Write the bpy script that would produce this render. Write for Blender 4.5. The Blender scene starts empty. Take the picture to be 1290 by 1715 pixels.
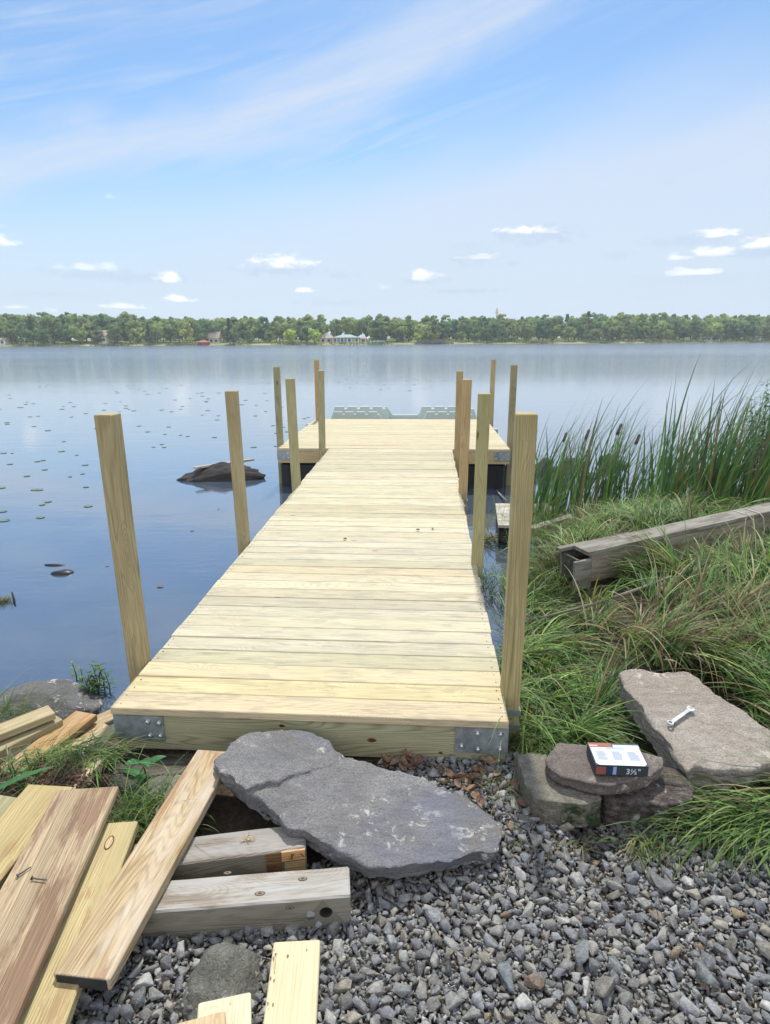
import bpy, bmesh, math, random
import numpy as np
from mathutils import Vector, Matrix, noise as mn
random.seed(7); rng = np.random.default_rng(7)
S = bpy.context.scene
COL = S.collection
R = math.radians
HAZE=.00042

# ------------------------------------------------------------ camera model (used to measure places)
F=1040.; HY=569.; CX=645.; CY=857.5; H=2.2
TH=math.atan((CY-HY)/F); CC,SS=math.cos(TH),math.sin(TH); RO=math.radians(.25); SR=math.sin(RO)
def ray(px,py):
    x=px-CX; y=py-CY
    x,y = x-y*SR, y+x*SR
    return Vector((x, F*CC-y*SS, -F*SS-y*CC))
def P(px,py,z=0.,sx=0.,sy=0.):
    d=ray(px,py); k=(z-H)/(d.z-sx*d.x-sy*d.y)
    return Vector((d.x*k,d.y*k,H+d.z*k))
def PD(px,py,D):
    d=ray(px,py); k=D/d.y
    return Vector((d.x*k,D,H+d.z*k))

# ------------------------------------------------------------ object helpers
def tag(o,label=None,cat=None,group=None,kind=None):
    if label: o['label']=label
    if cat: o['category']=cat
    if group: o['group']=group
    if kind: o['kind']=kind
    return o
def empty(name,loc,rot=(0,0,0)):
    o=bpy.data.objects.new(name,None); COL.objects.link(o); o.location=loc; o.rotation_euler=rot
    o.empty_display_size=.1
    return o
def link(name,me,mat,parent=None,loc=None):
    o=bpy.data.objects.new(name,me); COL.objects.link(o)
    if mat is not None and not me.materials:
        for m in (mat if isinstance(mat,(list,tuple)) else [mat]): me.materials.append(m)
    if parent: o.parent=parent
    if loc is not None: o.location=loc
    return o
def copy_tree(o,parent=None):
    c=o.copy(); COL.objects.link(c)
    if parent: c.parent=parent
    for ch in list(o.children): copy_tree(ch,c)
    return c

class MB:
    """collects verts/faces with grain coordinates and tints"""
    def __init__(s): s.v=[]; s.f=[]; s.g=[]; s.t=[]; s.mi=[]
    def add(s,vs,fs,g=None,t=(1,1,1),mi=0,tint=None):
        if tint is not None: t=tint
        b=len(s.v); s.v+= [tuple(v) for v in vs]; s.f+=[tuple(i+b for i in f) for f in fs]
        s.g+= [tuple(x) for x in (g if g is not None else vs)]; s.t+=[t]*len(vs); s.mi+=[mi]*len(fs)
    def board(s,M,L,w,t,tint=(1,1,1),ch=.003,seg=1,warp=0,gs=None,ends=True):
        """board: length L on +x from 0, width w centred on y, top at z=0, thickness t down"""
        if gs is None: gs=(random.uniform(0,50),random.uniform(0,50),random.uniform(0,50))
        y0,y1=-w/2,w/2
        sec=[(y0+ch,0),(y1-ch,0),(y1,-ch),(y1,-t+ch),(y1-ch,-t),(y0+ch,-t),(y0,-t+ch),(y0,-ch)]
        xs=[0,ch]+[L*i/seg for i in range(1,seg)]+[L-ch,L]
        vs=[];g=[]
        ph=random.uniform(0,6)
        for k,x in enumerate(xs):
            e=ch*.7 if k in (0,len(xs)-1) else 0
            wz=warp*math.sin(ph+x*2.2)
            for (y,z) in sec:
                yy=y-math.copysign(e,y); zz=(z-e if z>-t/2 else z+e)
                vs.append(M@Vector((x,yy,zz+wz))); g.append((x+gs[0],yy+gs[1],zz+gs[2]))
        fs=[]
        for k in range(len(xs)-1):
            for i in range(8):
                j=(i+1)%8; fs.append((k*8+i,(k+1)*8+i,(k+1)*8+j,k*8+j))
        fs.append(tuple(range(8))); n=(len(xs)-1)*8; fs.append(tuple(n+7-i for i in range(8)))
        s.add(vs,fs,g,tint)
    def box(s,c,d,rot=None,tint=(1,1,1),mi=0):
        M=Matrix.Translation(Vector(c))@(rot or Matrix.Identity(4))
        vs=[M@Vector((x*d[0]/2,y*d[1]/2,z*d[2]/2)) for x in(-1,1) for y in(-1,1) for z in(-1,1)]
        s.add(vs,[(0,1,3,2),(4,6,7,5),(0,4,5,1),(2,3,7,6),(0,2,6,4),(1,5,7,3)],None,tint,mi)
    def tube(s,pts,rads,n=8,tint=(1,1,1),cap=True,mi=0):
        vs=[];fs=[];g=[]
        pts=[Vector(p) for p in pts]; L=0
        for k,p in enumerate(pts):
            t=(pts[min(k+1,len(pts)-1)]-pts[max(k-1,0)]).normalized()
            a=t.orthogonal().normalized() if abs(t.z)>.9 else t.cross(Vector((0,0,1))).normalized()
            b=t.cross(a)
            if k: L+=(p-pts[k-1]).length
            for i in range(n):
                q=2*math.pi*i/n; vs.append(p+(a*math.cos(q)+b*math.sin(q))*rads[k]); g.append((L,rads[k]*math.cos(q),rads[k]*math.sin(q)))
        for k in range(len(pts)-1):
            for i in range(n):
                j=(i+1)%n; fs.append((k*n+i,k*n+j,(k+1)*n+j,(k+1)*n+i))
        if cap: fs.append(tuple(range(n))[::-1]); fs.append(tuple((len(pts)-1)*n+i for i in range(n)))
        s.add(vs,fs,g,tint,mi)
    def mesh(s,name,smooth=False):
        me=bpy.data.meshes.new(name); me.from_pydata(s.v,[],s.f)
        a=me.attributes.new('gco','FLOAT_VECTOR','POINT'); a.data.foreach_set('vector',np.array(s.g,dtype=np.float32).ravel())
        a=me.attributes.new('tint','FLOAT_COLOR','POINT'); c=np.ones((len(s.v),4),dtype=np.float32); c[:,:3]=np.array(s.t); a.data.foreach_set('color',c.ravel())
        if any(s.mi): me.polygons.foreach_set('material_index',s.mi)
        if smooth: me.polygons.foreach_set('use_smooth',[True]*len(me.polygons))
        bm=bmesh.new(); bm.from_mesh(me); bmesh.ops.recalc_face_normals(bm,faces=bm.faces); bm.to_mesh(me); bm.free()
        me.update(); return me
    def build(s,name,mat,parent=None,loc=None,smooth=False):
        return link(name,s.mesh(name,smooth),mat,parent,loc)

def np_mesh(name,V,Fq,tint=None,smooth=False,tri=False):
    me=bpy.data.meshes.new(name); n=Fq.shape[1]
    me.vertices.add(len(V)); me.vertices.foreach_set('co',V.astype(np.float32).ravel())
    me.loops.add(Fq.size); me.loops.foreach_set('vertex_index',Fq.astype(np.int32).ravel())
    me.polygons.add(len(Fq)); me.polygons.foreach_set('loop_start',np.arange(0,Fq.size,n,dtype=np.int32))
    if smooth: me.polygons.foreach_set('use_smooth',np.ones(len(Fq),dtype=bool))
    me.update(calc_edges=True)
    if tint is not None:
        a=me.attributes.new('tint','FLOAT_COLOR','POINT'); c=np.ones((len(V),4),dtype=np.float32); c[:,:3]=tint; a.data.foreach_set('color',c.ravel())
    return me

# ------------------------------------------------------------ materials
class NT:
    def __init__(s,name):
        s.m=bpy.data.materials.new(name); s.m.use_nodes=True; s.nt=s.m.node_tree; s.n=s.nt.nodes; s.l=s.nt.links
        s.b=s.n['Principled BSDF']; s.out=s.n['Material Output']
    def node(s,t,ins=None,**kw):
        x=s.n.new(t)
        for k,v in kw.items(): setattr(x,k,v)
        for k,v in (ins or {}).items(): s.set(x,k,v)
        return x
    def set(s,x,k,v):
        if isinstance(v,bpy.types.NodeSocket): s.l.new(v,x.inputs[k])
        else: x.inputs[k].default_value=v
    def attr(s,name,out='Vector'): return s.node('ShaderNodeAttribute',attribute_name=name).outputs[out]
    def obj(s): return s.node('ShaderNodeTexCoord').outputs['Object']
    def map(s,v,sc,loc=(0,0,0)): return s.node('ShaderNodeMapping',{'Vector':v,'Scale':sc,'Location':loc}).outputs[0]
    def noise(s,v,scale=5,detail=3,rough=.5,dist=0,out=0): return s.node('ShaderNodeTexNoise',{'Vector':v,'Scale':scale,'Detail':detail,'Roughness':rough,'Distortion':dist}).outputs[out]
    def vor(s,v,scale=5,out='Distance',feature='F1'): return s.node('ShaderNodeTexVoronoi',{'Vector':v,'Scale':scale},feature=feature).outputs[out]
    def mth(s,op,a,b=0.,c=0.,clamp=False):
        x=s.node('ShaderNodeMath',operation=op,use_clamp=clamp); s.set(x,0,a); s.set(x,1,b)
        if op in('MULTIPLY_ADD','SMOOTH_MIN'): s.set(x,2,c)
        return x.outputs[0]
    def mr(s,v,a,b,c=0.,d=1.,smooth=False):
        return s.node('ShaderNodeMapRange',{'Value':v,'From Min':a,'From Max':b,'To Min':c,'To Max':d},interpolation_type='SMOOTHSTEP' if smooth else 'LINEAR').outputs[0]
    def mix(s,f,a,b,mode='MIX'):
        x=s.node('ShaderNodeMix',data_type='RGBA',blend_type=mode)
        s.set(x,0,f)
        for i,c in ((6,a),(7,b)):
            if isinstance(c,bpy.types.NodeSocket): s.l.new(c,x.inputs[i])
            else: x.inputs[i].default_value=(*c[:3],1)
        return x.outputs[2]
    def bump(s,h,st=.3,d=.01,n=None):
        x=s.node('ShaderNodeBump',{'Height':h,'Strength':st,'Distance':d})
        if n is not None: s.l.new(n,x.inputs['Normal'])
        return x.outputs[0]
    def fin(s,col=None,rough=.7,normal=None,spec=.3,metal=0):
        if col is not None:
            if isinstance(col,bpy.types.NodeSocket): s.l.new(col,s.b.inputs['Base Color'])
            else: s.b.inputs['Base Color'].default_value=(*col,1)
        s.set(s.b,'Roughness',rough); s.b.inputs['Specular IOR Level'].default_value=spec; s.b.inputs['Metallic'].default_value=metal
        if normal is not None: s.l.new(normal,s.b.inputs['Normal'])
        return s.m

def wood(name,base,dark,knotc=(.12,.05,.02),rings=55,contrast=.5,knots=.62,stain=None,stain_amt=.4,stain_scale=3,fib=.25,grey=None,grey_amt=0,bump=.25,rough=.72,knotsize=.1,grime=.35):
    N=NT(name); g=N.attr('gco'); 
    kv=N.map(g,(2.4,8.,6.))
    vd=N.vor(kv,1.); vc=N.vor(kv,1.,out='Color')
    sep=N.node('ShaderNodeSeparateColor',{'Color':vc}).outputs[0]
    gate=N.mr(sep,knots,knots+.02)
    infl=N.mth('MULTIPLY',N.mr(vd,0.,.55,1.,0.,smooth=True),gate)
    n=N.noise(N.map(g,(.45,5.5,6.)),1.,1.2,.4,.12)
    n=N.mth('ADD',n,N.mth('MULTIPLY',infl,.25))
    sxy=N.node('ShaderNodeSeparateXYZ',{'Vector':g}); lin=N.mth('ADD',N.mth('MULTIPLY',sxy.outputs[1],1.6),N.mth('MULTIPLY',sxy.outputs[2],2.2))
    n=N.mth('ADD',n,lin)
    r=N.mth('SINE',N.mth('MULTIPLY',n,float(rings)))
    r=N.mr(r,-.2,1.,0.,1.)
    r=N.mth('POWER',r,1.3)
    ringm=N.mth('MULTIPLY',r,N.mr(N.noise(N.map(g,(1.,5.,5.)),1.3,2),.3,.7,.5,1.))
    c=N.mix(N.mth('MULTIPLY',ringm,contrast),base,dark)
    f=N.noise(N.map(g,(5.,190.,190.)),1.,3,.6)
    c=N.mix(fib,c,N.mix(N.mr(f,.35,.65),[x*.42 for x in base],[min(1,x*1.3) for x in base]),'MIX')
    big=N.noise(N.map(g,(1.2,3.,3.)),1.7,4,.6)
    c=N.mix(N.mr(big,.35,.72,0,grime),c,[base[0]*.62,base[1]*.58,base[2]*.5])
    if grey: c=N.mix(N.mr(N.noise(N.map(g,(2.,12.,12.)),1.5,5,.65),.5-grey_amt*.35,.78-grey_amt*.45,0.,.72),c,grey)
    if stain: c=N.mix(N.mr(N.noise(N.map(g,(1.,4.5,4.5)),stain_scale,6,.68),.62-stain_amt*.3,.66-stain_amt*.25,0.,.66),c,N.mix(N.mr(f,.3,.7),stain,[x*2.0 for x in stain]))
    kn=N.mth('MULTIPLY',N.mr(vd,knotsize,knotsize*.55,0.,1.),gate)
    c=N.mix(N.mth('MULTIPLY',kn,.85),c,N.mix(N.mr(N.mth('SINE',N.mth('MULTIPLY',vd,160.)),-1,1),knotc,[min(1,x*2.6) for x in knotc]))
    c=N.mix(1.,c,N.attr('tint','Color'),'MULTIPLY')
    hgt=N.mth('SUBTRACT',N.mth('MULTIPLY',f,.5),N.mth('ADD',N.mth('MULTIPLY',r,.5),kn))
    return N.fin(c,rough,N.bump(hgt,bump,.003),spec=.25)

M={}
M['deck']=wood('new_pine_decking',(.555,.51,.375),(.29,.225,.13),knotc=(.13,.05,.02),rings=260,contrast=.55,knots=.70,stain=(.24,.225,.18),stain_amt=.30,stain_scale=4.2,fib=.36,bump=.2,knotsize=.085,grime=.3)
M['beam']=wood('treated_pine_beam',(.42,.41,.26),(.15,.135,.06),knotc=(.07,.025,.012),rings=190,contrast=1.,knots=.78,stain=(.36,.38,.27),stain_amt=.1,stain_scale=1.6,fib=.3)
M['post']=wood('treated_pine_post',(.44,.385,.23),(.19,.15,.075),knotc=(.08,.04,.015),rings=230,contrast=.85,knots=.82,stain=(.20,.17,.10),stain_amt=.12,fib=.35,grime=.6)
M['fresh']=wood('fresh_sawn_pine',(.62,.55,.36),(.42,.33,.17),rings=260,contrast=.55,knots=.93,stain=(.24,.18,.09),stain_amt=-.02,stain_scale=5,fib=.22)
M['brown']=wood('weathered_brown_plank',(.44,.345,.22),(.10,.06,.035),knotc=(.05,.02,.01),rings=430,contrast=.95,knots=.9,stain=(.13,.07,.045),stain_amt=.42,stain_scale=2.0,fib=.6,bump=.8,rough=.8)
M['tan']=wood('weathered_tan_plank',(.45,.345,.20),(.17,.105,.055),knotc=(.10,.04,.02),rings=300,contrast=.9,knots=.66,stain=(.20,.11,.055),stain_amt=.24,stain_scale=2.4,grey=(.56,.50,.42),grey_amt=.18,fib=.45,bump=.6)
M['yellow']=wood('old_yellow_plank',(.46,.39,.22),(.24,.18,.09),knotc=(.08,.04,.02),rings=340,contrast=.8,knots=.8,stain=(.2,.13,.07),stain_amt=.18,fib=.35,bump=.5)
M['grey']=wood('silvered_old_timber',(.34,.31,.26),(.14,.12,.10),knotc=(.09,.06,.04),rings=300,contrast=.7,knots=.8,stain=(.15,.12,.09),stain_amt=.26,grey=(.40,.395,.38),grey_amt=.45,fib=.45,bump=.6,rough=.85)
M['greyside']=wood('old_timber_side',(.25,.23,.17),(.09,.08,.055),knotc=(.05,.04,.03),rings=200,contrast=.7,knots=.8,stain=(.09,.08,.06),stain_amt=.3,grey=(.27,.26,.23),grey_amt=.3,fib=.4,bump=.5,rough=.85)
M['dark']=wood('rotten_timber_and_shade',(.13,.12,.10),(.04,.035,.03),rings=80,contrast=.9,knots=.9,stain=(.03,.025,.02),stain_amt=.5,fib=.5,bump=1.,rough=.9)
M['old']=wood('weathered_grey_board',(.30,.285,.24),(.10,.09,.07),rings=100,contrast=.7,knots=.92,stain=(.10,.085,.065),stain_amt=.4,grey=(.34,.335,.30),grey_amt=.35,fib=.5,bump=.7,rough=.9)

def plain(name,col,rough=.6,metal=0,spec=.4,var=.15,sc=20,bump=0):
    N=NT(name); v=N.obj(); n=N.noise(v,sc,4,.6)
    c=N.mix(N.mr(n,.3,.7),[x*(1-var) for x in col],[min(1,x*(1+var)) for x in col])
    return N.fin(c,N.mr(n,.3,.7,max(0,rough-.1),min(1,rough+.1)),N.bump(n,bump,.003) if bump else None,spec,metal)
def galv():
    N=NT('galvanised_steel'); v=N.obj(); n=N.noise(v,9,5,.7); s=N.noise(N.map(v,(8,60,8)),1,3)
    c=N.mix(N.mr(n,.35,.7),(.20,.235,.25),(.40,.45,.46)); c=N.mix(N.mr(N.noise(v,26,5,.7,1.),.60,.68,0,.6),c,(.52,.53,.5))
    return N.fin(c,N.mr(n,.3,.7,.38,.6),N.bump(s,.1,.001),.5,.45)
M['galv']=galv()
M['bolt']=plain('zinc_bolt',(.6,.62,.62),.3,.9)
M['black']=plain('black_plastic_float',(.012,.013,.016),.45,bump=.2)
M['hole']=plain('dark_hole',(.02,.015,.01),.9)

def rockmat(name,a,b,c3,lichen=(.52,.51,.47),lamt=.5,strat=(1,1,1),moss=None,spot=None,dark=None):
    N=NT(name); v=N.obj()
    n1=N.noise(N.map(v,strat),5,6,.65,.4); n2=N.noise(v,26,6,.7); n3=N.noise(v,130,4,.7)
    c=N.mix(N.mr(n1,.35,.65),a,b); c=N.mix(N.mr(n2,.42,.66),c,c3)
    c=N.mix(N.mr(N.noise(N.map(v,(1.,1.6,1.)),2.6,4,.6,.6),.4,.62,.0,.6),c,(a[0]*.72,a[1]*.66,a[2]*.6)); c=N.mix(N.mr(n3,.35,.65,.0,.7),c,[x*.4 for x in a])
    lm=N.mth('MULTIPLY',N.mr(N.noise(v,17,6,.72,.3),.565,.615),N.mr(N.noise(v,4.5,3),.57-lamt*.14,.66-lamt*.14))
    c=N.mix(lm,c,lichen)
    if spot: c=N.mix(N.mr(N.noise(v,3.2,3,.5,.4,),.52,.68,0,.5),c,spot)
    if moss: c=N.mix(N.mth('MULTIPLY',N.mr(N.noise(v,9,5,.7),.5,.6),N.mr(N.noise(v,3,2),.5,.6)),c,moss)
    n4=N.noise(N.map(v,(1.,2.,6.)),11,6,.7,.8); h=N.mth('ADD',N.mth('ADD',N.mth('MULTIPLY',n2,.8),N.mth('MULTIPLY',n3,.45)),N.mth('MULTIPLY',n4,1.1))
    return N.fin(c,.86,N.bump(h,1.,.018),spec=.25)
M['slab']=rockmat('purple_grey_flagstone',(.235,.235,.24),(.37,.365,.355),(.30,.29,.285),lamt=.35,spot=(.17,.19,.25))
M['pink']=rockmat('pinkish_sandstone',(.48,.43,.37),(.60,.55,.475),(.38,.35,.315),lichen=(.55,.5,.44),lamt=.3)
M['block']=rockmat('buff_field_stone',(.27,.255,.205),(.40,.37,.29),(.19,.18,.15),lamt=.3,moss=(.035,.06,.02))
M['darkrock']=rockmat('dark_brown_rock',(.07,.055,.05),(.15,.125,.11),(.30,.26,.24),lamt=.6)
M['lakerock']=rockmat('lake_boulder_stone',(.085,.085,.09),(.16,.16,.165),(.12,.12,.12),lamt=.35)
M['boulder']=rockmat('grey_green_boulder_stone',(.22,.22,.19),(.34,.34,.30),(.15,.15,.13),lamt=.45)
def gravelmat():
    N=NT('crushed_stone'); v=N.node('ShaderNodeTexCoord').outputs['Object']
    n=N.noise(v,60,5,.7); n2=N.noise(v,220,3,.7)
    t=N.attr('tint','Color'); c=N.mix(N.mr(n,.38,.62,0,.9),t,N.mix(1.,t,(.5,.5,.5),'MULTIPLY'))
    c=N.mix(N.mr(n2,.56,.68,0,.5),c,(.5,.5,.47))
    return N.fin(c,.8,N.bump(N.mth('ADD',n,N.mth('MULTIPLY',n2,.5)),.9,.008),spec=.3)
M['gravel']=gravelmat()
def soil():
    N=NT('dark_soil'); v=N.obj(); n=N.noise(v,3,6,.7); n2=N.noise(v,40,5,.7)
    c=N.mix(N.mr(n,.35,.65),(.035,.026,.018),(.085,.068,.048)); c=N.mix(N.mr(n2,.45,.7,0,.7),c,(.14,.115,.085))
    return N.fin(c,.95,N.bump(n2,.9,.02),spec=.15)
M['soil']=soil()
def leafmat(name,trans=.35,rough=.5,var=True):
    N=NT(name); t=N.attr('tint','Color'); v=N.obj()
    c=N.mix(N.mr(N.noise(v,9,3),.35,.65,0,.45),t,N.mix(1.,t,(.6,.65,.6),'MULTIPLY')) if var else t
    N.fin(c,rough,None,.3)
    tr=N.node('ShaderNodeBsdfTranslucent'); N.l.new(N.mix(1.,c,(1.,1.,.6),'MULTIPLY'),tr.inputs[0])
    mx=N.node('ShaderNodeMixShader'); mx.inputs[0].default_value=trans
    N.l.new(N.b.outputs[0],mx.inputs[1]); N.l.new(tr.outputs[0],mx.inputs[2]); N.l.new(mx.outputs[0],N.out.inputs[0]); return N.m
M['leaf']=leafmat('green_blades')
def farleaf():
    N=NT('woodland_foliage'); t=N.attr('tint','Color'); r=N.node('ShaderNodeObjectInfo').outputs['Random']
    cr=N.node('ShaderNodeValToRGB',{'Fac':r}); e=cr.color_ramp.elements
    e[0].position=0; e[0].color=(.62,.80,.62,1); e[1].position=1; e[1].color=(1.6,1.4,1.1,1)
    for p,c in ((.2,(.62,.85,.85)),(.4,(1.15,1.12,.85)),(.55,(.7,.8,.75)),(.7,(1.3,1.3,.8)),(.85,(.85,.8,.85))):
        x=e.new(p); x.color=(*c,1)
    c=N.mix(1.,t,cr.outputs[0],'MULTIPLY')
    N.fin(c,.6,None,.25)
    tr=N.node('ShaderNodeBsdfTranslucent'); N.l.new(c,tr.inputs[0]); mx=N.node('ShaderNodeMixShader'); mx.inputs[0].default_value=.5
    N.l.new(N.b.outputs[0],mx.inputs[1]); N.l.new(tr.outputs[0],mx.inputs[2]); N.l.new(mx.outputs[0],N.out.inputs[0]); return N.m
M['farleaf']=farleaf()
M['bark']=plain('tree_bark',(.14,.12,.10),.9,var=.4,bump=.5)

# ------------------------------------------------------------ camera
cam=bpy.data.objects.new('camera',bpy.data.cameras.new('camera')); COL.objects.link(cam); S.camera=cam
cam.data.sensor_fit='HORIZONTAL'; cam.data.sensor_width=36; cam.data.lens=36*F/1290; cam.data.clip_end=4000; cam.data.clip_start=.05
r0=Vector((1,0,0)); u0=Vector((0,SS,CC))
rt=(r0-SR*u0).normalized(); up=(u0+SR*r0).normalized(); bk=rt.cross(up)
cam.matrix_world=Matrix.Translation((0,0,H))@Matrix((rt,up,bk)).transposed().to_4x4()
S.render.resolution_x=770; S.render.resolution_y=1024

# ------------------------------------------------------------ light + sky
EL,AZ=R(60),R(3)          # sun ahead of the camera, a little right of +y
sun=bpy.data.objects.new('sun',bpy.data.lights.new('sun','SUN')); COL.objects.link(sun)
sun.data.energy=3.15; sun.data.angle=R(3); sun.data.color=(1,.95,.86)
sd=Vector((math.sin(AZ)*math.cos(EL),math.cos(AZ)*math.cos(EL),math.sin(EL)))
sun.rotation_euler=sd.to_track_quat('Z','Y').to_euler()
W=bpy.data.worlds.new('World'); S.world=W; W.use_nodes=True
class WT(NT):
    def __init__(s): s.nt=W.node_tree; s.n=s.nt.nodes; s.l=s.nt.links
w=WT(); w.n.clear()
sky=w.node('ShaderNodeTexSky',sky_type='NISHITA',sun_disc=False,sun_elevation=EL,sun_rotation=AZ,air_density=1.0,dust_density=.6,ozone_density=2.0,altitude=300)
dirv=w.node('ShaderNodeTexCoord').outputs['Generated']
sp=w.node('ShaderNodeSeparateXYZ',{'Vector':dirv}); X,Y,Z=sp.outputs
hyp=w.mth('SQRT',w.mth('ADD',w.mth('MULTIPLY',X,X),w.mth('ADD',w.mth('MULTIPLY',Y,Y),1e-5)))
el=w.mth('DIVIDE',Z,hyp); az=w.mth('ARCTAN2',X,Y)
def AE(px,py):
    d=ray(px,py); return math.atan2(d.x,d.y), d.z/math.hypot(d.x,d.y)
q=w.node('ShaderNodeCombineXYZ',{'X':az,'Y':el}).outputs[0]
rot=w.node('ShaderNodeMapping',{'Vector':q,'Rotation':(0,0,-.30),'Scale':(1.,1.,1.)}).outputs[0]
wisp=w.noise(w.map(rot,(1.1,7.,1.)),1.6,7,.6,.5)
soft=w.noise(w.map(rot,(1.6,4.,1.)),1.3,4,.5,.3)
# skew coordinate along the cirrus bands
s1=w.mth('SUBTRACT',el,w.mth('MULTIPLY_ADD',az,.33,.378))
s1=w.mth('ADD',s1,w.mth('ADD',w.mth('MULTIPLY',w.mth('SUBTRACT',soft,.5),.20),w.mth('MULTIPLY',w.mth('SUBTRACT',wisp,.5),.10)))
b1=w.mth('MULTIPLY',w.mr(s1,-.085,-.02,smooth=True),w.mr(s1,.0,.065,1,0,smooth=True))
fib=w.noise(w.map(rot,(2.2,26.,1.)),1.7,8,.62,.9)
b1=w.mth('MULTIPLY',b1,w.mth('MULTIPLY',w.mr(wisp,.3,.6,.65,1.),w.mr(fib,.3,.62,.62,1.)))
s2=w.mth('SUBTRACT',el,w.mth('MULTIPLY_ADD',az,.20,.235)); s2=w.mth('ADD',s2,w.mth('MULTIPLY',w.mth('SUBTRACT',soft,.5),.14))
b2=w.mth('MULTIPLY',w.mr(s2,.07,-.09,smooth=True),w.mr(wisp,.2,.6,.78,1.))
b2=w.mth('MULTIPLY',b2,w.mr(az,-.6,.1,.62,1.05))
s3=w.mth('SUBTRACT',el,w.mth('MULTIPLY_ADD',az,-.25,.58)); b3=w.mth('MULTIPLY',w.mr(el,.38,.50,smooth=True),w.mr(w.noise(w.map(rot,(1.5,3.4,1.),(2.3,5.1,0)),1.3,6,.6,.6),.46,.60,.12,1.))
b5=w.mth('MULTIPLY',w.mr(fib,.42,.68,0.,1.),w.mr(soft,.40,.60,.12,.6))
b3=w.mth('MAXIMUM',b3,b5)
veil=w.mth('MAXIMUM',b1,w.mth('MAXIMUM',b2,b3))
gain=.10
base=w.mix(1.,sky.outputs[0],(.80,.96,1.03),'MULTIPLY')
VC=(4.9,5.45,6.3)
c=w.mix(w.mth('MULTIPLY',veil,.82),base,VC)
back_fill=w.mth('MULTIPLY',w.mr(Y,.05,-.45,smooth=True),w.mr(soft,.3,.55,.6,1.))  # unseen bright clouds added behind the camera to fill front faces
c=w.mix(back_fill,c,(9.2,9.4,10.2))
hz=w.mr(el,.0,.30,.72,0.,smooth=True)
c=w.mix(hz,c,(4.55,5.35,6.3))
# small fair-weather clouds: flat grey base under a bright top
nz=w.noise(w.map(q,(30,60,1)),1.,5,.6)
nf=w.noise(w.map(q,(55,110,1),(3,7,0)),1.,4,.6)
puffs=[(473,441,50,9,1),(888,384,38,8,1),(710,463,24,8,1),(283,466,18,8,1),(296,501,26,5,1),(508,486,14,4,.9),(205,513,30,4,.8),(3,401,16,10,1),(148,447,36,6,.55),(1202,392,24,6,.9),(1192,421,24,8,.8),(1270,407,28,8,1),(1170,456,36,5,.7),(1130,431,20,5,.7),(644,480,10,4,.5),(800,430,30,5,.5),(95,520,14,4,.6),(30,514,10,3,.6),(180,328,10,5,.25),(700,3,30,3,0)]
shades=[(470,455,68,7,.8),(900,394,62,14,.8),(240,466,80,8,.7),(145,458,60,8,.6),(1160,402,70,8,.6),(795,432,42,10,.7),(780,487,60,4,.7),(1280,420,50,8,.8),(785,412,34,5,.4),(570,462,28,4,.6),(710,470,40,5,.6),(1035,428,24,6,.5),(560,507,60,5,.5),(80,493,40,4,.5),(862,441,16,3,.5),(1125,304,14,4,.25),(1170,465,80,8,.3)]
def mask(px,py,wx,wy,amp,nn,flat):
    a,e=AE(px,py); kx=wx/F; ky=wy/F*1.05
    dx=w.mth('DIVIDE',w.mth('SUBTRACT',az,a),kx); dy=w.mth('DIVIDE',w.mth('SUBTRACT',el,e),ky)
    r=w.mth('SQRT',w.mth('ADD',w.mth('MULTIPLY',dx,dx),w.mth('MULTIPLY',dy,dy)))
    r=w.mth('ADD',r,w.mth('MULTIPLY',w.mth('SUBTRACT',nn,.5),5.0 if flat else 3.2))
    m=w.mr(r,1.35,.15,0.,amp*(.9 if flat else 1),smooth=True)
    if flat: m=w.mth('MULTIPLY',m,w.mr(dy,-1.0,-.3,smooth=True))
    return m
acc=None
for p in shades:
    m=mask(*p,nf,False); acc=m if acc is None else w.mth('MAXIMUM',acc,m)
c=w.mix(w.mth('MULTIPLY',acc,.55),c,(3.7,4.5,5.7))
acc=None
for p in puffs:
    if p[4]<=0: continue
    m=mask(*p,nz,True); acc=m if acc is None else w.mth('MAXIMUM',acc,m)
c=w.mix(acc,c,(7.9,8.0,8.2))
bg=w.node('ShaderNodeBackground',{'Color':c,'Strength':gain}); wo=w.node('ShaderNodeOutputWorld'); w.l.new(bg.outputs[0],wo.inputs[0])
S.view_settings.view_transform='Standard'; S.view_settings.look='None'; S.view_settings.gamma=1; S.view_settings.exposure=.56
S.cycles.use_denoising=True; S.cycles.volume_bounces=0; S.cycles.max_bounces=8; S.cycles.transparent_max_bounces=8
try: S.cycles.use_adaptive_sampling=True
except Exception: pass

# ------------------------------------------------------------ ground, water
def Ys(x): return np.interp(x,[-30,-8,-3.2,-1.9,-1.0,.3,.72,.9,1.15,1.5,1.9,2.6,6,9,30],[3.8,3.6,3.15,3.2,3.2,3.35,3.6,4.25,5.1,6.0,6.8,7.25,7.5,8.2,14])
def gz(x,y):
    x=np.asarray(x,float); y=np.asarray(y,float)
    sl=(Ys(x+.05)-Ys(x-.05))/.1; d=(Ys(x)-y)/np.sqrt(1+sl*sl)
    t=np.clip(d/.75,0,1); t=t*t*(3-2*t)
    z=.30*t + np.where(d<0,np.maximum(d*.35,-1.2),0)
    z=z+np.clip((x-1.3)/1.5,0,1)*np.clip(d/1.2,0,1)*np.clip((y-2.5)/1,0,1)*.12
    z=z+np.clip((1.9-y)/2,0,1)*.05
    z=z+.02*np.sin(3.1*x+1.3*y)*np.sin(2.3*y-1.1*x)*np.clip(d,0,1)
    return z
xs=np.concatenate([np.linspace(-30,-4,14)[:-1],np.linspace(-4,7,180),np.linspace(7,30,14)[1:]])
ys=np.concatenate([np.linspace(-12,0,7)[:-1],np.linspace(0,12,190),np.linspace(12,16,5)[1:]])
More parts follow.
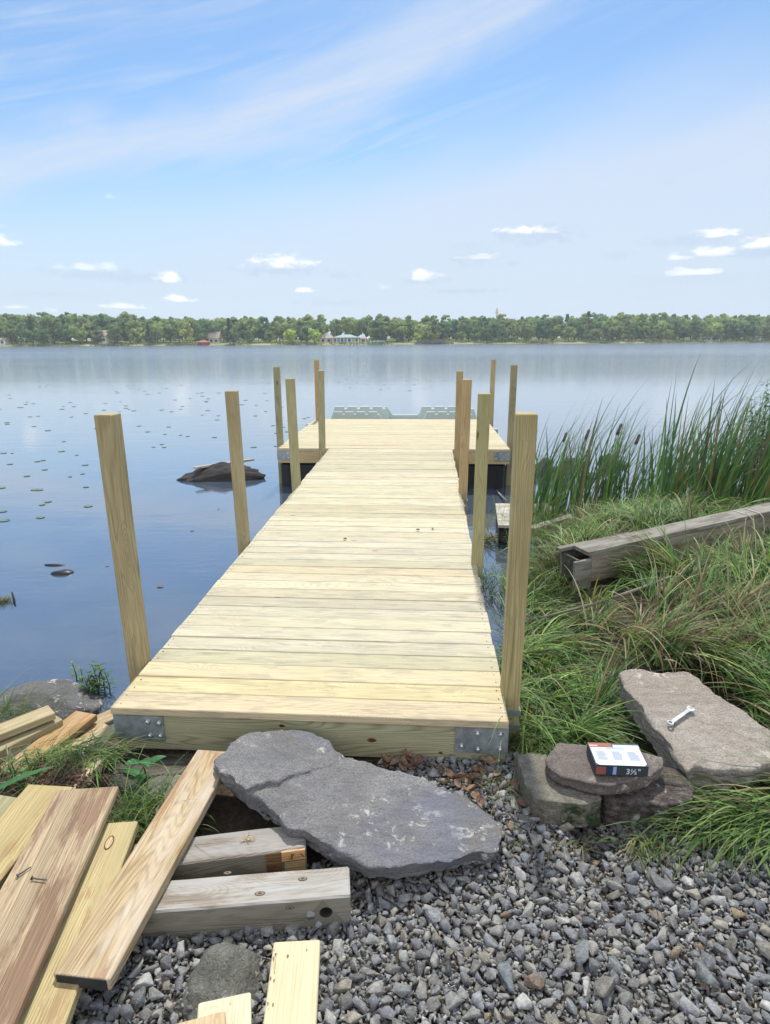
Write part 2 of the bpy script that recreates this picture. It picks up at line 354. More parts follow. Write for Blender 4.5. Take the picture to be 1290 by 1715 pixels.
GX,GY=np.meshgrid(xs,ys); GZ=gz(GX,GY); GZ=GZ+rng.normal(0,.004,GZ.shape)
V=np.stack([GX.ravel(),GY.ravel(),GZ.ravel()],1); nx,ny=len(xs),len(ys)
I=np.arange(nx*ny).reshape(ny,nx); Q=np.stack([I[:-1,:-1].ravel(),I[:-1,1:].ravel(),I[1:,1:].ravel(),I[1:,:-1].ravel()],1)
tag(link('ground',np_mesh('ground',V,Q,smooth=True),M['soil']),kind='structure')
def watermat():
    N=NT('lake_water'); v=N.obj(); d=N.node('ShaderNodeCameraData')
    geo=N.node('ShaderNodeNewGeometry').outputs['Position']
    yy=N.node('ShaderNodeSeparateXYZ',{'Vector':geo}).outputs[1]
    n1=N.noise(N.map(geo,(.7,1.6,1)),1.2,3,.5); n2=N.noise(N.map(geo,(2.,4.,1)),2.5,3,.6)
    farn=N.noise(N.map(geo,(.12,.5,1)),1.,5,.65)
    amp=N.mr(yy,22.,130.,.09,2.6,smooth=True); wind=N.mr(N.noise(N.map(geo,(.01,.035,1)),1.,3),.35,.65,.5,1.)
    h=N.mth('MULTIPLY',N.mth('ADD',N.mth('ADD',n1,N.mth('MULTIPLY',n2,.35)),farn),N.mth('MULTIPLY',amp,wind))
    nb=N.bump(h,.22,.3)
    murk=N.mix(N.mr(N.noise(v,1.5,4,.6),.4,.7),(.060,.085,.125),(.08,.105,.135))
    rg=N.mr(yy,18.,110.,.02,.13)
    df=N.node('ShaderNodeBsdfDiffuse',{'Color':murk}); gl=N.node('ShaderNodeBsdfGlossy',{'Color':(1,1,1,1),'Roughness':rg,'Normal':nb})
    lw=N.node('ShaderNodeLayerWeight',{'Blend':.5,'Normal':nb}).outputs['Facing']
    fr=N.mth('MULTIPLY_ADD',N.mth('POWER',lw,2.7),.94,.045,clamp=True); fr=N.mth('MULTIPLY',fr,N.mr(yy,35.,220.,1.,.70))
    mx=N.node('ShaderNodeMixShader',{0:fr}); N.l.new(df.outputs[0],mx.inputs[1]); N.l.new(gl.outputs[0],mx.inputs[2]); N.l.new(mx.outputs[0],N.out.inputs[0]); N.n.remove(N.b)
    return N.m
M['water']=watermat()
wv=[(-480,-20,0),(480,-20,0),(480,470,0),(-480,470,0)]
me=bpy.data.meshes.new('lake_water'); me.from_pydata(wv,[],[(0,1,2,3)]); tag(link('lake_water',me,M['water']),kind='structure')
# far land
def shoreD(x): return np.interp(x,[-400,-190,0,100,220,500],[285,293,300,318,352,420])
def landz(x,y):
    d=y-shoreD(x); return np.where(d<0,d*.3,np.minimum(d*.12,.7)+np.clip((d-12)/60,0,1)*2.6)+.15*np.sin(x*.21)*np.clip(d,0,1)
fx=np.linspace(-480,480,200); fd=np.array([-6,-1,0,1,2,4,7,12,20,35,60,90,120])
FX=np.tile(fx,(len(fd),1)); FY=shoreD(FX)+fd[:,None]+np.where(np.abs(fd[:,None])<8,.8*np.sin(FX*.33)+.5*np.sin(FX*.9),0)
FZ=landz(FX,FY); V=np.stack([FX.ravel(),FY.ravel(),FZ.ravel()],1); I=np.arange(V.shape[0]).reshape(len(fd),-1)
Q=np.stack([I[:-1,:-1].ravel(),I[:-1,1:].ravel(),I[1:,1:].ravel(),I[1:,:-1].ravel()],1)
def lawn():
    N=NT('shore_lawn'); v=N.obj(); n=N.noise(N.map(v,(.05,.2,1)),1.,4); n2=N.noise(v,.8,4)
    c=N.mix(N.mr(n,.4,.6),(.17,.23,.06),(.33,.31,.13)); c=N.mix(N.mr(n2,.5,.65,0,.6),c,(.10,.15,.045)); return N.fin(c,.9)
tag(link('far_shore_ground',np_mesh('far_shore_ground',V,Q,smooth=True),lawn()),kind='structure')

# ------------------------------------------------------------ walkway
def steel_bracket(parent,loc,rotz,mirror=1):
    """L-shaped corner plate wrapped round a beam corner, with bolts; local: face toward -y, leg back along +y"""
    mb=MB(); w_,h_,t_=.235,.135,.006
    mb.box((mirror*w_/2,-t_/2,-h_/2),(w_,t_,h_)); mb.box((-mirror*t_/2,.10,-h_/2),(t_,.205+t_,h_))
    o=mb.build('corner_bracket',M['galv'],parent); o.location=loc; o.rotation_euler=(0,0,rotz)
    for bx,bz in ((.16,-.03),(.215,-.035),(.165,-.105),(.215,-.105)) if mirror>0 else ((.03,-.03),(.135,-.03),(.03,-.11),(.13,-.115),(.205,-.1)):
        b=MB(); b.tube([(0,0,0),(0,-.003,0)],[.014,.014],14); b.tube([(0,-.003,0),(0,-.009,0),(0,-.012,0)],[.0095,.0095,.006],6)
        q=b.build('bolt',M['bolt'],o); q.location=((mirror>0) and bx or -bx,-t_,bz)
    return o
WO=Vector((-.366,2.512,.543))
walk=empty('dock_walkway',WO,(.0115,0,R(-3.8)))
tag(walk,'long pale new pine walkway of crosswise boards running out from the shore','dock')
Wd=1.85
mb=MB(); mb2=MB(); nb=47; y=-.012; pitch=.1436
tn=[(1.12,1.02,.90),(1.10,1.04,.82),(1.08,1.03,.9),(.99,1.0,.96),(1.0,1.01,.92),(.97,.98,.98),(1.04,1.03,.98),(1.05,1.0,.9)]
for i in range(nb):
    t=tn[i] if i<3 else random.choice(tn[3:]); k=random.uniform(.86,1.06); t=tuple(k*c for c in t)
    j=random.uniform(-.006,.006)
    Mx=Matrix.Translation((-Wd/2+j,y+.07,random.uniform(-.0015,.0015)))@Matrix.Rotation(random.uniform(-.0012,.0012),4,'Z')
    mb.board(Mx,Wd+random.uniform(-.004,.006),.1385 if i else .141,.038,t,ch=.003,seg=3,warp=.0012); y+=pitch
mb.build('decking',M['deck'],walk)
LW=nb*pitch
# screws: small dark dots at both ends of each board
mb=MB()
for i in range(nb):
    for xx in (-Wd/2+.03,Wd/2-.03):
        for dy in (.035,.105):
            mb.tube([(xx+random.uniform(-.006,.006),-.012+i*pitch+dy,-.001),(xx,-.012+i*pitch+dy,.0012)],[.0032,.0032],6)
mb.build('deck_screws',plain('screw_heads',(.16,.13,.09),.5,.3),walk)['kind']='stuff'
mb=MB(); mb.board(Matrix.Translation((-Wd/2+.006,.022,-.0385)),Wd-.012,.038,.192,(1,1,1),seg=4,gs=(3.2,7.1,2.0)); eb=mb.build('end_beam',M['beam'],walk)
for kx,kz,ka,kb in ((.30,-.135,.022,.012),(-.12,-.075,.014,.008),(.62,-.19,.011,.007)):
    for q_,(sc_,tt) in enumerate(((1,(.42,.30,.22)),(.66,(.22,.13,.09)))):
        mb=MB(); mb.add([(kx+ka*sc_*math.cos(2*math.pi*i/18)*(1+.12*math.sin(i*2.3)),.0022-.0006*(q_+1),kz+kb*sc_*math.sin(2*math.pi*i/18)) for i in range(18)],[tuple(range(18))],tint=tt); mb.build('knot',M['post'],eb)
for sx in (-1,1):
    mb=MB(); mb.board(Matrix.Translation((sx*(Wd/2-.027),.042,-.0385))@Matrix.Rotation(math.pi/2,4,'Z'),LW-.06,.038,.192,seg=3); mb.build('side_beam',M['beam'],walk)
mb=MB(); mb.board(Matrix.Translation((0,.042,-.0385))@Matrix.Rotation(math.pi/2,4,'Z'),LW-.06,.038,.185,seg=3); mb.build('middle_beam',M['beam'],walk)
steel_bracket(walk,(-Wd/2+.005,.0022,-.044),0,1)
steel_bracket(walk,(Wd/2-.005,.0022,-.044),0,-1)
def post(parent,x,y,top,bot,tint,tilt,label=None,s=.089,mat='post'):
    mb=MB(); mb.board(Matrix.Rotation(-math.pi/2,4,'Y')@Matrix.Translation((bot,0,s/2)),top-bot,s,s,tint,ch=.004,seg=4,warp=.003)
    o=mb.build('post',M[mat],parent); o.location=(x,y,0); o.rotation_euler=(tilt[0],tilt[1],R(random.uniform(-4,4)))
    if label: o['label']=label
    return o
def sleeve(po,z):
    mb=MB(); 
    for (cx,cy,dx,dy) in ((0,-.048,.1,.005),(0,.048,.1,.005),(-.048,0,.005,.0905),(.048,0,.005,.0905)): mb.box((cx,cy,z),(dx,dy,.028))
    return mb.build('post_strap',M['galv'],po)
px=Wd/2+.055
for (x,y,top,t,ti,st) in ((-px+.005,.40,1.32,(.96,.92,.86),(0,.0),0),(-px,2.38,1.25,(.95,.92,.88),(.0,-.006),0),(-px+.03,4.42,1.20,(1.0,1.06,.98),(.0,-.012),0),(-px,6.45,1.17,(.9,.95,.9),(0,.012),0),
                         (px-.022,.235,1.35,(1.0,.98,.82),(-.0,.0),1),(px-.05,1.98,1.27,(.95,1.02,.88),(0,.008),1),(px-.035,4.15,1.21,(1.12,.95,.82),(0,.004),1),(px-.01,6.1,1.18,(1.0,.86,.74),(0,.006),0)):
    p=post(walk,x,y,top,-.75,t,ti)
    if st: sleeve(p,-.09); sleeve(p,-.17)
# debris specks and leaf scraps lying on the deck are things of their own
# ------------------------------------------------------------ platform
PO=Vector((-1.64,9.36,.62)); plat=empty('dock_platform',PO,(0,0,R(-3.3)))
tag(plat,'wide square swim platform on black floats at the far end of the walkway','dock')
PW,PDp=3.52,3.62; mb=MB(); nbp=25; pt=PDp/nbp
for i in range(nbp):
    t=random.choice(tn[3:]); k=random.uniform(.92,1.04); t=tuple(k*c*s for c,s in zip(t,(1.02,1,.95)))
    mb.board(Matrix.Translation((random.uniform(-.004,.004),i*pt+.07,random.uniform(-.002,.002))),PW,pt-(.009 if i%5==4 else .004),.038,t,seg=3,warp=.0015)
mb.build('decking',M['deck'],plat)
for y_ in (.022,PDp-.03):
    mb=MB(); mb.board(Matrix.Translation((.005,y_,-.0385)),PW-.01,.038,.19,(1.25,1.15,1.05)); mb.build('end_beam',M['post'],plat)
for x_ in (.026,PW-.026):
    mb=MB(); mb.board(Matrix.Translation((x_,.042,-.0385))@Matrix.Rotation(math.pi/2,4,'Z'),PDp-.09,.038,.19,(1.2,1.1,1)); mb.build('side_beam',M['post'],plat)
steel_bracket(plat,(.004,.0022,-.044),0,1); steel_bracket(plat,(PW-.004,.0022,-.044),0,-1)
def rbox(mb,c,d,b=.03):
    x,y,z=[q/2 for q in d]; vs=[];ring=[]
    for (zz,ins) in ((-z,b),(-z+b,0),(z-b,0),(z,b)):
        for (sx,sy) in ((-1,-1),(1,-1),(1,1),(-1,1)):
            X_,Y_=x-ins,y-ins
            pts=[(sx*X_,sy*(Y_-b)),(sx*(X_-b),sy*Y_)]
            if sx*sy<0: pts=pts[::-1]
            if (sx,sy) in((-1,-1),(1,1)): pass
            vs+= [(c[0]+a,c[1]+e,c[2]+zz) for a,e in pts]
    fs=[tuple(range(8))[::-1],tuple(24+i for i in range(8))]
    for k in range(3):
        for i in range(8): j=(i+1)%8; fs.append((k*8+i,k*8+j,k*8+8+j,k*8+8+i))
    mb.add(vs,fs)
for fx_,fy_ in ((.45,.5),(1.75,.5),(3.05,.5),(.45,3.1),(1.75,3.1),(3.05,3.1)):
    mb=MB(); rbox(mb,(fx_,fy_,-.45),(.84,.9,.44),.035)
    for k in range(5): mb.box((fx_-.32+k*.16,fy_-.452,-.45),(.05,.012,.36))
    mb.build('float',M['black'],plat)
for (x,y,top,t,ti) in ((-.02,.34,1.19,(.78,.86,.82),(0,.0)),(.08,3.45,1.20,(1.1,.84,.68),(0,.0)),(PW+.07,3.38,1.20,(.95,.95,.85),(0,.006)),(PW+.035,.33,1.21,(.78,.78,.76),(0,.006))):
    p=post(plat,x,y,top,-.8,t,ti,s=.089); 
mb=MB(); mb.box((PW+.04,2.3,-.10),(.07,.16,.18)); mb.build('side_cleat',M['galv'],plat)
mb=MB(); mb.box((-.04,3.0,-.08),(.07,.2,.12)); mb.build('side_cleat',M['galv'],plat)

# ------------------------------------------------------------ moulded plastic kayak launch beyond the platform
plast=plain('pale_translucent_plastic',(.40,.46,.44),.5,var=.06,spec=.4)
kl=empty('kayak_launch',(.0,0,0)); tag(kl,'pale grey green moulded plastic kayak launch afloat behind the far edge of the platform','kayak launch')
def prof(parent,pts,D,th,name='notched_rail'):
    ws=[PD(a,b,D) for a,b in pts]; mb=MB(); n=len(ws)
    vs=[(p.x,D,p.z) for p in ws]+[(p.x,D+th,p.z) for p in ws]
    fs=[tuple(range(n)),tuple(range(2*n-1,n-1,-1))]+[(i,n+i,n+(i+1)%n,(i+1)%n) for i in range(n)]
    mb.add(vs,fs); o=mb.build(name,plast,parent); 
    return o
def castle(x0,x1,top,base,nt,depth,sl):
    pts=[(x0,base),(x0+sl,top+4)]; w_=(x1-x0-2*sl)/nt
    for i in range(nt):
        a=x0+sl+i*w_
        pts+=[(a+1,top),(a+w_*.74,top),(a+w_*.78,top+depth),(a+w_*.98,top+depth)]
    pts+=[(x1,base)]
    return pts
prof(kl,castle(553,641,690,704,4,4,5),13.35,.10); prof(kl,castle(709,797,690,704,4,4,5),13.35,.10)
prof(kl,castle(554,652,681,704,4,4,6),14.2,.14); prof(kl,castle(700,800,681,704,4,4,6),14.2,.14)
prof(kl,[(640,706),(640,684),(648,681),(658,695),(700,695),(711,681),(716,684),(716,706)],14.72,.12,'launch_cradle')
mb=MB(); a=PD(549,706,13.2); b=PD(802,706,13.2); mb.box(((a.x+b.x)/2,14.1,.20),(b.x-a.x,2.1,.40)); mb.build('hull',plast,kl)
kl_c=Vector((.3,14.1,0))

# ------------------------------------------------------------ loose boards
def loose(name,label,cat,L,Rr,far,z1,z2,t,mat,tint=(1,1,1),group=None,w=None,roll=0,seg=5,warp=.003,ends=None):
    a1=P(*L,z1); a2=P(*Rr,z1); a=(a1+a2)/2; b=P(*far,z2)
    X_=(b-a).normalized(); Yv=Vector((0,0,1)).cross(X_).normalized(); Zv=X_.cross(Yv)
    if w is None: w=abs((a2-a1).dot(Yv))
    Mw=Matrix.Translation(a)@Matrix((X_,Yv,Zv)).transposed().to_4x4()@Matrix.Rotation(roll,4,'X')
    mb=MB(); mb.board(Matrix.Identity(4),(b-a).length,w,t,tint,ch=.0035,seg=seg,warp=warp)
    o=mb.build(name,mat if not isinstance(mat,str) else M[mat]); o.matrix_world=Mw; tag(o,label,cat,group)
    return o
def loose_part(o,name,mb,mat,loc=(0,0,0)):
    return mb.build(name,mat,o,loc)
# long tan 2x6; a near-black cap paints the shade on its near end
t3=loose('plank','tan weathered plank with a shade-darkened end lying across the two grey timbers','plank',(88,1632),(184,1640),(362,1258),.475,.46,.04,'tan')
L3=t3.data
mb=MB(); mb.box((-.0012,0,-.02),(.0025,.150,.0365)); loose_part(t3,'shaded_end',mb,plain('end_shade',(.03,.032,.03),.8,var=.4))
t4=loose('plank','broad red brown weathered plank with furrowed grain and two nails on it','plank',(98,1318),(197,1320),(-75,1760),.535,.50,.026,'brown')
t5=loose('plank','narrow yellow plank with one big oval knot beside the broad brown plank','plank',(160,1377),(230,1377),(42,1760),.475,.44,.038,'yellow',(1.12,1.1,1.02),warp=0)
mb=MB()
def ell(cx,cy,rx,ry,z,n=24,inner=None):
    o_=[(cx+rx*math.cos(2*math.pi*i/n),cy+ry*math.sin(2*math.pi*i/n),z) for i in range(n)]
    return o_
vs=ell(.095,0.004,.032,.0150,.0008); mb.add(vs,[tuple(range(24))],tint=(.28,.17,.1)); vs=ell(.095,.004,.026,.0110,.0016); mb.add(vs,[tuple(range(24))],tint=(1.25,1.2,1.2)); mb.build('knot',M['tan'],t5)
t6=loose('plank','wide dull yellow plank lying under the left edge of the broad brown plank','plank',(42,1320),(128,1312),(-150,1600),.495,.47,.03,'yellow',(1.02,.98,.85))
loose('plank','greenish grey board end at the left edge of the photo below the dirt','plank',(2,1335),(30,1330),(-70,1420),.46,.44,.03,'yellow',(.75,.85,.85),w=.12)
loose('plank','pale plank strewn with brown dirt and grass clippings behind the broad brown plank','plank',(128,1262),(172,1268),(40,1375),.43,.43,.038,'tan',(1.15,1.2,1.1),w=.16)
u1=loose('plank','short cut pale plank on top of the pair at the left edge','plank',(76,1184),(97,1192),(-90,1256),.45,.45,.036,'yellow',(.98,1.0,1.05),w=.10)
loose('plank','grey edged plank beneath the short cut plank at the left edge','plank',(84,1194),(108,1204),(-90,1290),.405,.405,.036,'yellow',(.85,.9,.95),w=.10)
loose('plank','orange stained plank half buried by grass clippings','plank',(130,1191),(160,1196),(20,1290),.37,.37,.036,'tan',(1.0,.85,.68),w=.13)
loose('plank','short pale split plank lying next to the left steel corner plate','plank',(180,1208),(190,1225),(90,1278),.37,.36,.036,'tan',(1.1,1.15,1.1),w=.12)
loose('plank','tan plank stub poking out beside the near left corner of the walkway','plank',(188,1186),(196,1200),(120,1225),.33,.32,.03,'tan',(.95,.95,.85),w=.10)
b1_=loose('plank','clean yellow board standing out of the bottom edge right of the pale board','plank',(456,1577),(539,1572),(478,1790),.43,.44,.038,'fresh',w=.142)
mb=MB()
for k in range(16):
    r=random.uniform(.002,.007); s_=-1 if k%3==0 else 1
    cx_,cy_=random.choice((.05,.12,.19))+random.gauss(0,.012),(-random.uniform(.054,.066) if k%4 else random.uniform(-.05,.05))
    mb.add([(cx_+r*random.uniform(.4,1)*math.cos(2*math.pi*i/9),cy_+r*.5*random.uniform(.4,1)*math.sin(2*math.pi*i/9),.0006+k*.00002) for i in range(9)],[tuple(range(9))],tint=(1,1,1))
mb.build('dirt_smudges',plain('dirt',(.16,.11,.06),.9,var=.4),b1_)['kind']='stuff'
loose('plank','pale cream board end at the bottom edge between boulder and yellow board','plank',(328,1672),(425,1668),(372,1800),.44,.45,.038,'fresh',(.98,1.05,1.12),w=.142)
loose('plank','tan board end lowest in the photo on top of the cream board','plank',(278,1707),(378,1702),(325,1830),.485,.49,.03,'fresh',(.85,.74,.68),w=.15)
# square timbers
def timber(name,label,rt_,lf_,w_,t_,top,side,z1,z2,tint=(1,1,1)):
    a=P(*rt_,z1); b=P(*lf_,z2); X_=(b-a).normalized(); Yv=Vector((0,0,1)).cross(X_).normalized(); Zv=X_.cross(Yv)
    Mw=Matrix.Translation(a)@Matrix((X_,Yv,Zv)).transposed().to_4x4()
    mb=MB(); mb.board(Matrix.Identity(4),(b-a).length,w_,t_,tint,ch=.006,seg=8,warp=.0)
    # chewed edges
    V2=[]
    for v in mb.v:
        n=mn.noise(Vector(v)*14)*.0025; V2.append((v[0],v[1]+n*(1 if v[1]>0 else -1),v[2]-abs(n)*(1 if v[2]>-t_/2 else -1)))
    mb.v=V2
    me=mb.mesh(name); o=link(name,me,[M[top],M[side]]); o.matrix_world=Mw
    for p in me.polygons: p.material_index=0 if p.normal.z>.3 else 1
    tag(o,label,'timber'); return o
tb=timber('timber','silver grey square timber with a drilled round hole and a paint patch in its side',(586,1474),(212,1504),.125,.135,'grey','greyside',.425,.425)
# hole: round socket seen as a dark recess with a rim
mb=MB(); n=28; R_=.0215; cy=.0625
hx=.083
ring=[(hx+R_*math.cos(2*math.pi*i/n),cy+.0008,-.062+R_*math.sin(2*math.pi*i/n)) for i in range(n)]
# cut a true hole with a boolean
cut=MB(); cut.tube([(hx,cy-.055,-.062),(hx,cy+.02,-.062)],[R_,R_],28); co=cut.build('cutter',M['dark'])
co.matrix_world=tb.matrix_world
bo=tb.modifiers.new('b','BOOLEAN'); bo.object=co; bo.operation='DIFFERENCE'; bo.solver='EXACT'
bpy.context.view_layer.update(); dg=bpy.context.evaluated_depsgraph_get()
nm=bpy.data.meshes.new_from_object(tb.evaluated_get(dg)); tb.modifiers.clear()
if len(nm.polygons)>50:
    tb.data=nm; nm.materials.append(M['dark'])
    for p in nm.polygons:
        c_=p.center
        if (c_.x-hx)**2+(c_.z+.062)**2<(R_*1.04)**2 and c_.y<cy-.002 and c_.y>-.05: p.material_index=2  # bore faces take the dark timber, standing in for shade inside the hole
print('HOLE',len(nm.polygons))
bpy.data.objects.remove(co)
mb=MB(); vs=[]; 
for i in range(11):
    a=2*math.pi*i/11; r=.013*random.uniform(.6,1.2); vs.append((.135+r*1.2*math.cos(a),cy+.0010,-.062+r*math.sin(a)))
mb.add(vs,[tuple(range(11))]); mb.build('paint_patch',plain('grey_paint',(.33,.35,.35),.7),tb)
mb=MB(); vs=[]
for i in range(9):
    a=2*math.pi*i/9; r=.011*random.uniform(.6,1.2); vs.append((.135+r*1.6*math.cos(a),cy+.0016,-.078+r*.6*math.sin(a)))
mb.add(vs,[tuple(range(9))]); mb.build('paint_patch',plain('dark_paint',(.08,.09,.1),.7),tb)
def pebbleknot(parent,x,y,rx,ry,axis='z'):
    mb=MB(); n=18
    for k,(s,t) in enumerate(((1,(.35,.28,.2)),(.72,(.8,.75,.7)),(.45,(.3,.22,.15)))):
        pts=[(x+rx*s*math.cos(2*math.pi*i/n),y+ry*s*math.sin(2*math.pi*i/n)) for i in range(n)]
        off=.0006*(k+1)
        vs=[(a,b,off) for a,b in pts] if axis=='z' else [(a,cy+.0004+off,b) for a,b in pts]
        mb.add(vs,[tuple(range(n))],tint=t)
    mb.build('knot',M['grey'],parent)
pebbleknot(tb,.16,-.02,.016,.008); pebbleknot(tb,.30,.025,.018,.009); pebbleknot(tb,.20,-.028,.014,.009,'y'); pebbleknot(tb,.42,-.07,.014,.007)
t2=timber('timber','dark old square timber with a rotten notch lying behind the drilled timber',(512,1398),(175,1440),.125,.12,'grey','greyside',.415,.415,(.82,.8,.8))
mb=MB(); mb.box((.0475,.0655,-.022),(.085,.008,.040),tint=(1.35,1.05,.8)); mb.build('splintered_end',M['tan'],t2)
mb=MB(); mb.box((.043,.0652,-.085),(.075,.007,.07),tint=(.9,.85,.7)); mb.build('splintered_end',M['tan'],t2)
mb=MB(); mb.box((.118,.0640,-.055),(.055,.005,.10),tint=(.45,.33,.25)); mb.build('rotten_notch',M['brown'],t2)
mb=MB()
rust=plain('rust',(.10,.03,.015),.9)
for (x0,z0,x1,z1) in ((.045,-.012,.062,-.034),(.055,-.010,.052,-.036),(.022,-.014,.008,-.03)): mb=MB(); mb.tube([(x0,.072,z0),(x1,.0735,z1)],[.0016,.001],5); mb.build('rusty_nail',rust,t2)
mb=MB()
for k in range(14):
    a=random.uniform(0,6); c_=Vector((.215+random.uniform(-.02,.02),random.uniform(-.03,.0),.003+k*.0008)); dd=Vector((math.cos(a),math.sin(a)*.5,.1))*random.uniform(.008,.02)
    mb.tube([c_-dd,c_+dd],[.002,.001],4,(1.3,1.2,1.1))
tag(mb.build('wood_chips',M['tan']),'heap of torn pale wood splinters on top of the notched timber','wood chips').matrix_world=t2.matrix_world
tu=timber('timber','rotten blackened timber lying under the near left end of the walkway',(345,1285),(185,1300),.17,.10,'dark','dark',.335,.33)
timber('timber','thin grey stake leaning in the grass left of the tan plank',(300,1297),(262,1362),.035,.03,'old','old',.40,.36)

# ------------------------------------------------------------ rocks
def rough_mesh(me,amp,freq,seed,strata=0.,flat=0.,fine=.3):
    off=Vector((seed*3.7,seed*1.3,seed*5.1)); n=len(me.vertices)
    co=np.empty(n*3,dtype=np.float32); me.vertices.foreach_get('co',co); no=np.empty(n*3,dtype=np.float32); me.vertices.foreach_get('normal',no)
    co=co.reshape(-1,3); no=no.reshape(-1,3)
    for i in range(n):
        p=Vector(co[i]); q=p*freq+off
        d=mn.fractal(q,1.,2.,4)*amp*.55 + (abs(mn.noise(q*.8+Vector((9,2,1))))-.25)*amp*.7 + mn.fractal(q*5.,1.,2.,3)*amp*fine
        d+=(abs(mn.noise(q*3.1))-.2)*amp*.55+(abs(mn.noise(q*9.))-.2)*amp*.28
        if strata: d+= (mn.noise(Vector((p.x*2,p.y*2,p.z*70))+off))*strata*(1-abs(no[i][2]))
        s=1-flat*max(0,no[i][2])
        co[i]+=no[i]*d*s
    me.vertices.foreach_set('co',co.ravel()); me.update()
def remesh(o,vox):
    m=o.modifiers.new('r','REMESH'); m.mode='VOXEL'; m.voxel_size=vox; m.use_smooth_shade=True
    bpy.context.view_layer.update(); dg=bpy.context.evaluated_depsgraph_get()
    me=bpy.data.meshes.new_from_object(o.evaluated_get(dg)); o.modifiers.clear(); return me
def slab(name,label,layers,plane,mat,vox=.008,amp=.01,freq=7,seed=1,under=.06,strata=.006,cat='stone',flat=.6,jag=.006):
    """layers: list of (pixel outline, top offset, thickness)"""
    bm=bmesh.new(); allp=[]
    for (pts,dz,th) in layers:
        pl_=dz if isinstance(dz,tuple) else (plane[0]+dz,plane[1],plane[2])
        ws=[P(a,b,*pl_) for a,b in pts]
        dense=[]; n=len(ws)
        for i in range(n):
            p,q=ws[i],ws[(i+1)%n]; k=max(1,int((q-p).length/.02))
            for j in range(k):
                v=p.lerp(q,j/k); v+=Vector((mn.noise(v*23+Vector((seed,0,0))),mn.noise(v*23+Vector((0,seed,5))),0))*jag*2; dense.append(v)
        c_=sum(dense,Vector())/len(dense); allp+=dense; m=len(dense)
        top=[bm.verts.new(v) for v in dense]
        bot=[]
        for v in dense:
            w_=v+(c_-v)*(under+.03*mn.noise(v*9)); w_.z=v.z-th*(1+.25*mn.noise(v*6)); bot.append(bm.verts.new(w_))
        bm.faces.new(top); bm.faces.new(bot[::-1])
        for i in range(m): bm.faces.new((top[i],bot[i],bot[(i+1)%m],top[(i+1)%m]))
    bmesh.ops.triangulate(bm,faces=[f for f in bm.faces if len(f.verts)>4],ngon_method='EAR_CLIP')
    bmesh.ops.recalc_face_normals(bm,faces=bm.faces)
    c_=sum(allp,Vector())/len(allp); c_.z=min(v.co.z for v in bm.verts)
    bmesh.ops.translate(bm,verts=bm.verts,vec=-c_)
    me=bpy.data.meshes.new(name); bm.to_mesh(me); bm.free()
    o=link(name,me,M[mat]); me2=remesh(o,vox); rough_mesh(me2,amp,freq,seed,strata,flat)
    o.data=me2
    if not me2.materials: me2.materials.append(M[mat])
    o.location=c_; tag(o,label,cat); return o
big=[(354,1284),(358,1272),(386,1247),(417,1229),(470,1225),(520,1227),(544,1239),(575,1265),(627,1280),(686,1296),(730,1316),(785,1340),(820,1367),(844,1383),(840,1423),(797,1431),(745,1445),(700,1448),(658,1454),(619,1452),(587,1435),(536,1407),(484,1383),(433,1334),(417,1324),(374,1300)]
upl=[(354,1281),(386,1244),(417,1226),(470,1222),(520,1224),(544,1236),(568,1262),(560,1280),(519,1288),(480,1303),(430,1316),(417,1321),(374,1297)]
slab('flagstone','huge flat purple grey flagstone leaning against the near end of the walkway',[(big,0,.075),(upl,(.424,-.158,0),.07)],(.435,-.085,0),'slab',.0072,.011,6,1,strata=.010,jag=.009)
pk=[(1038,1123),(1072,1119),(1101,1126),(1146,1124),(1172,1136),(1194,1158),(1231,1180),(1290,1224),(1335,1255),(1335,1275),(1290,1273),(1261,1291),(1213,1291),(1168,1282),(1150,1291),(1116,1243),(1087,1202),(1072,1176),(1050,1158),(1042,1143)]
slab('stone','large pinkish sandstone slab tilted on the grass with a wrench on it',[(pk,0,.11),([(1168,1276),(1213,1291),(1261,1291),(1255,1306),(1215,1318),(1150,1312),(1135,1285)],-.075,.08)],(.50-.14*2.5,0,.14),'pink',.0078,.011,6,2,under=.03,strata=.010,jag=.009)
slab('stone','blocky buff stone with mossy green face beside the gravel',[([(864,1265),(890,1262),(916,1264),(950,1285),(990,1319),(1011,1338),(985,1348),(940,1345),(894,1338),(876,1302)],0,.125)],(.44,0,0),'block',.0072,.011,8,3,under=.0,jag=.008)
slab('stone','flat brownish stone carrying the screw box',[([(916,1272),(922,1256),(938,1242),(994,1250),(1079,1258),(1109,1265),(1111,1284),(1079,1304),(1020,1315),(983,1310),(942,1298),(920,1285)],0,.06)],(.505,0,0),'pink',.007,.010,8,4,under=.05).data.materials[0]=rockmat('brownish_flat_stone',(.24,.20,.18),(.34,.30,.26),(.17,.15,.14),lamt=.3)
slab('stone','dark wet looking rock wedged below the screw box stone',[([(1000,1318),(1045,1300),(1100,1280),(1140,1290),(1166,1322),(1162,1340),(1110,1348),(1050,1345),(1015,1338)],0,.12)],(.425,0,0),'darkrock',.0075,.015,9,5,strata=.012,under=.0)
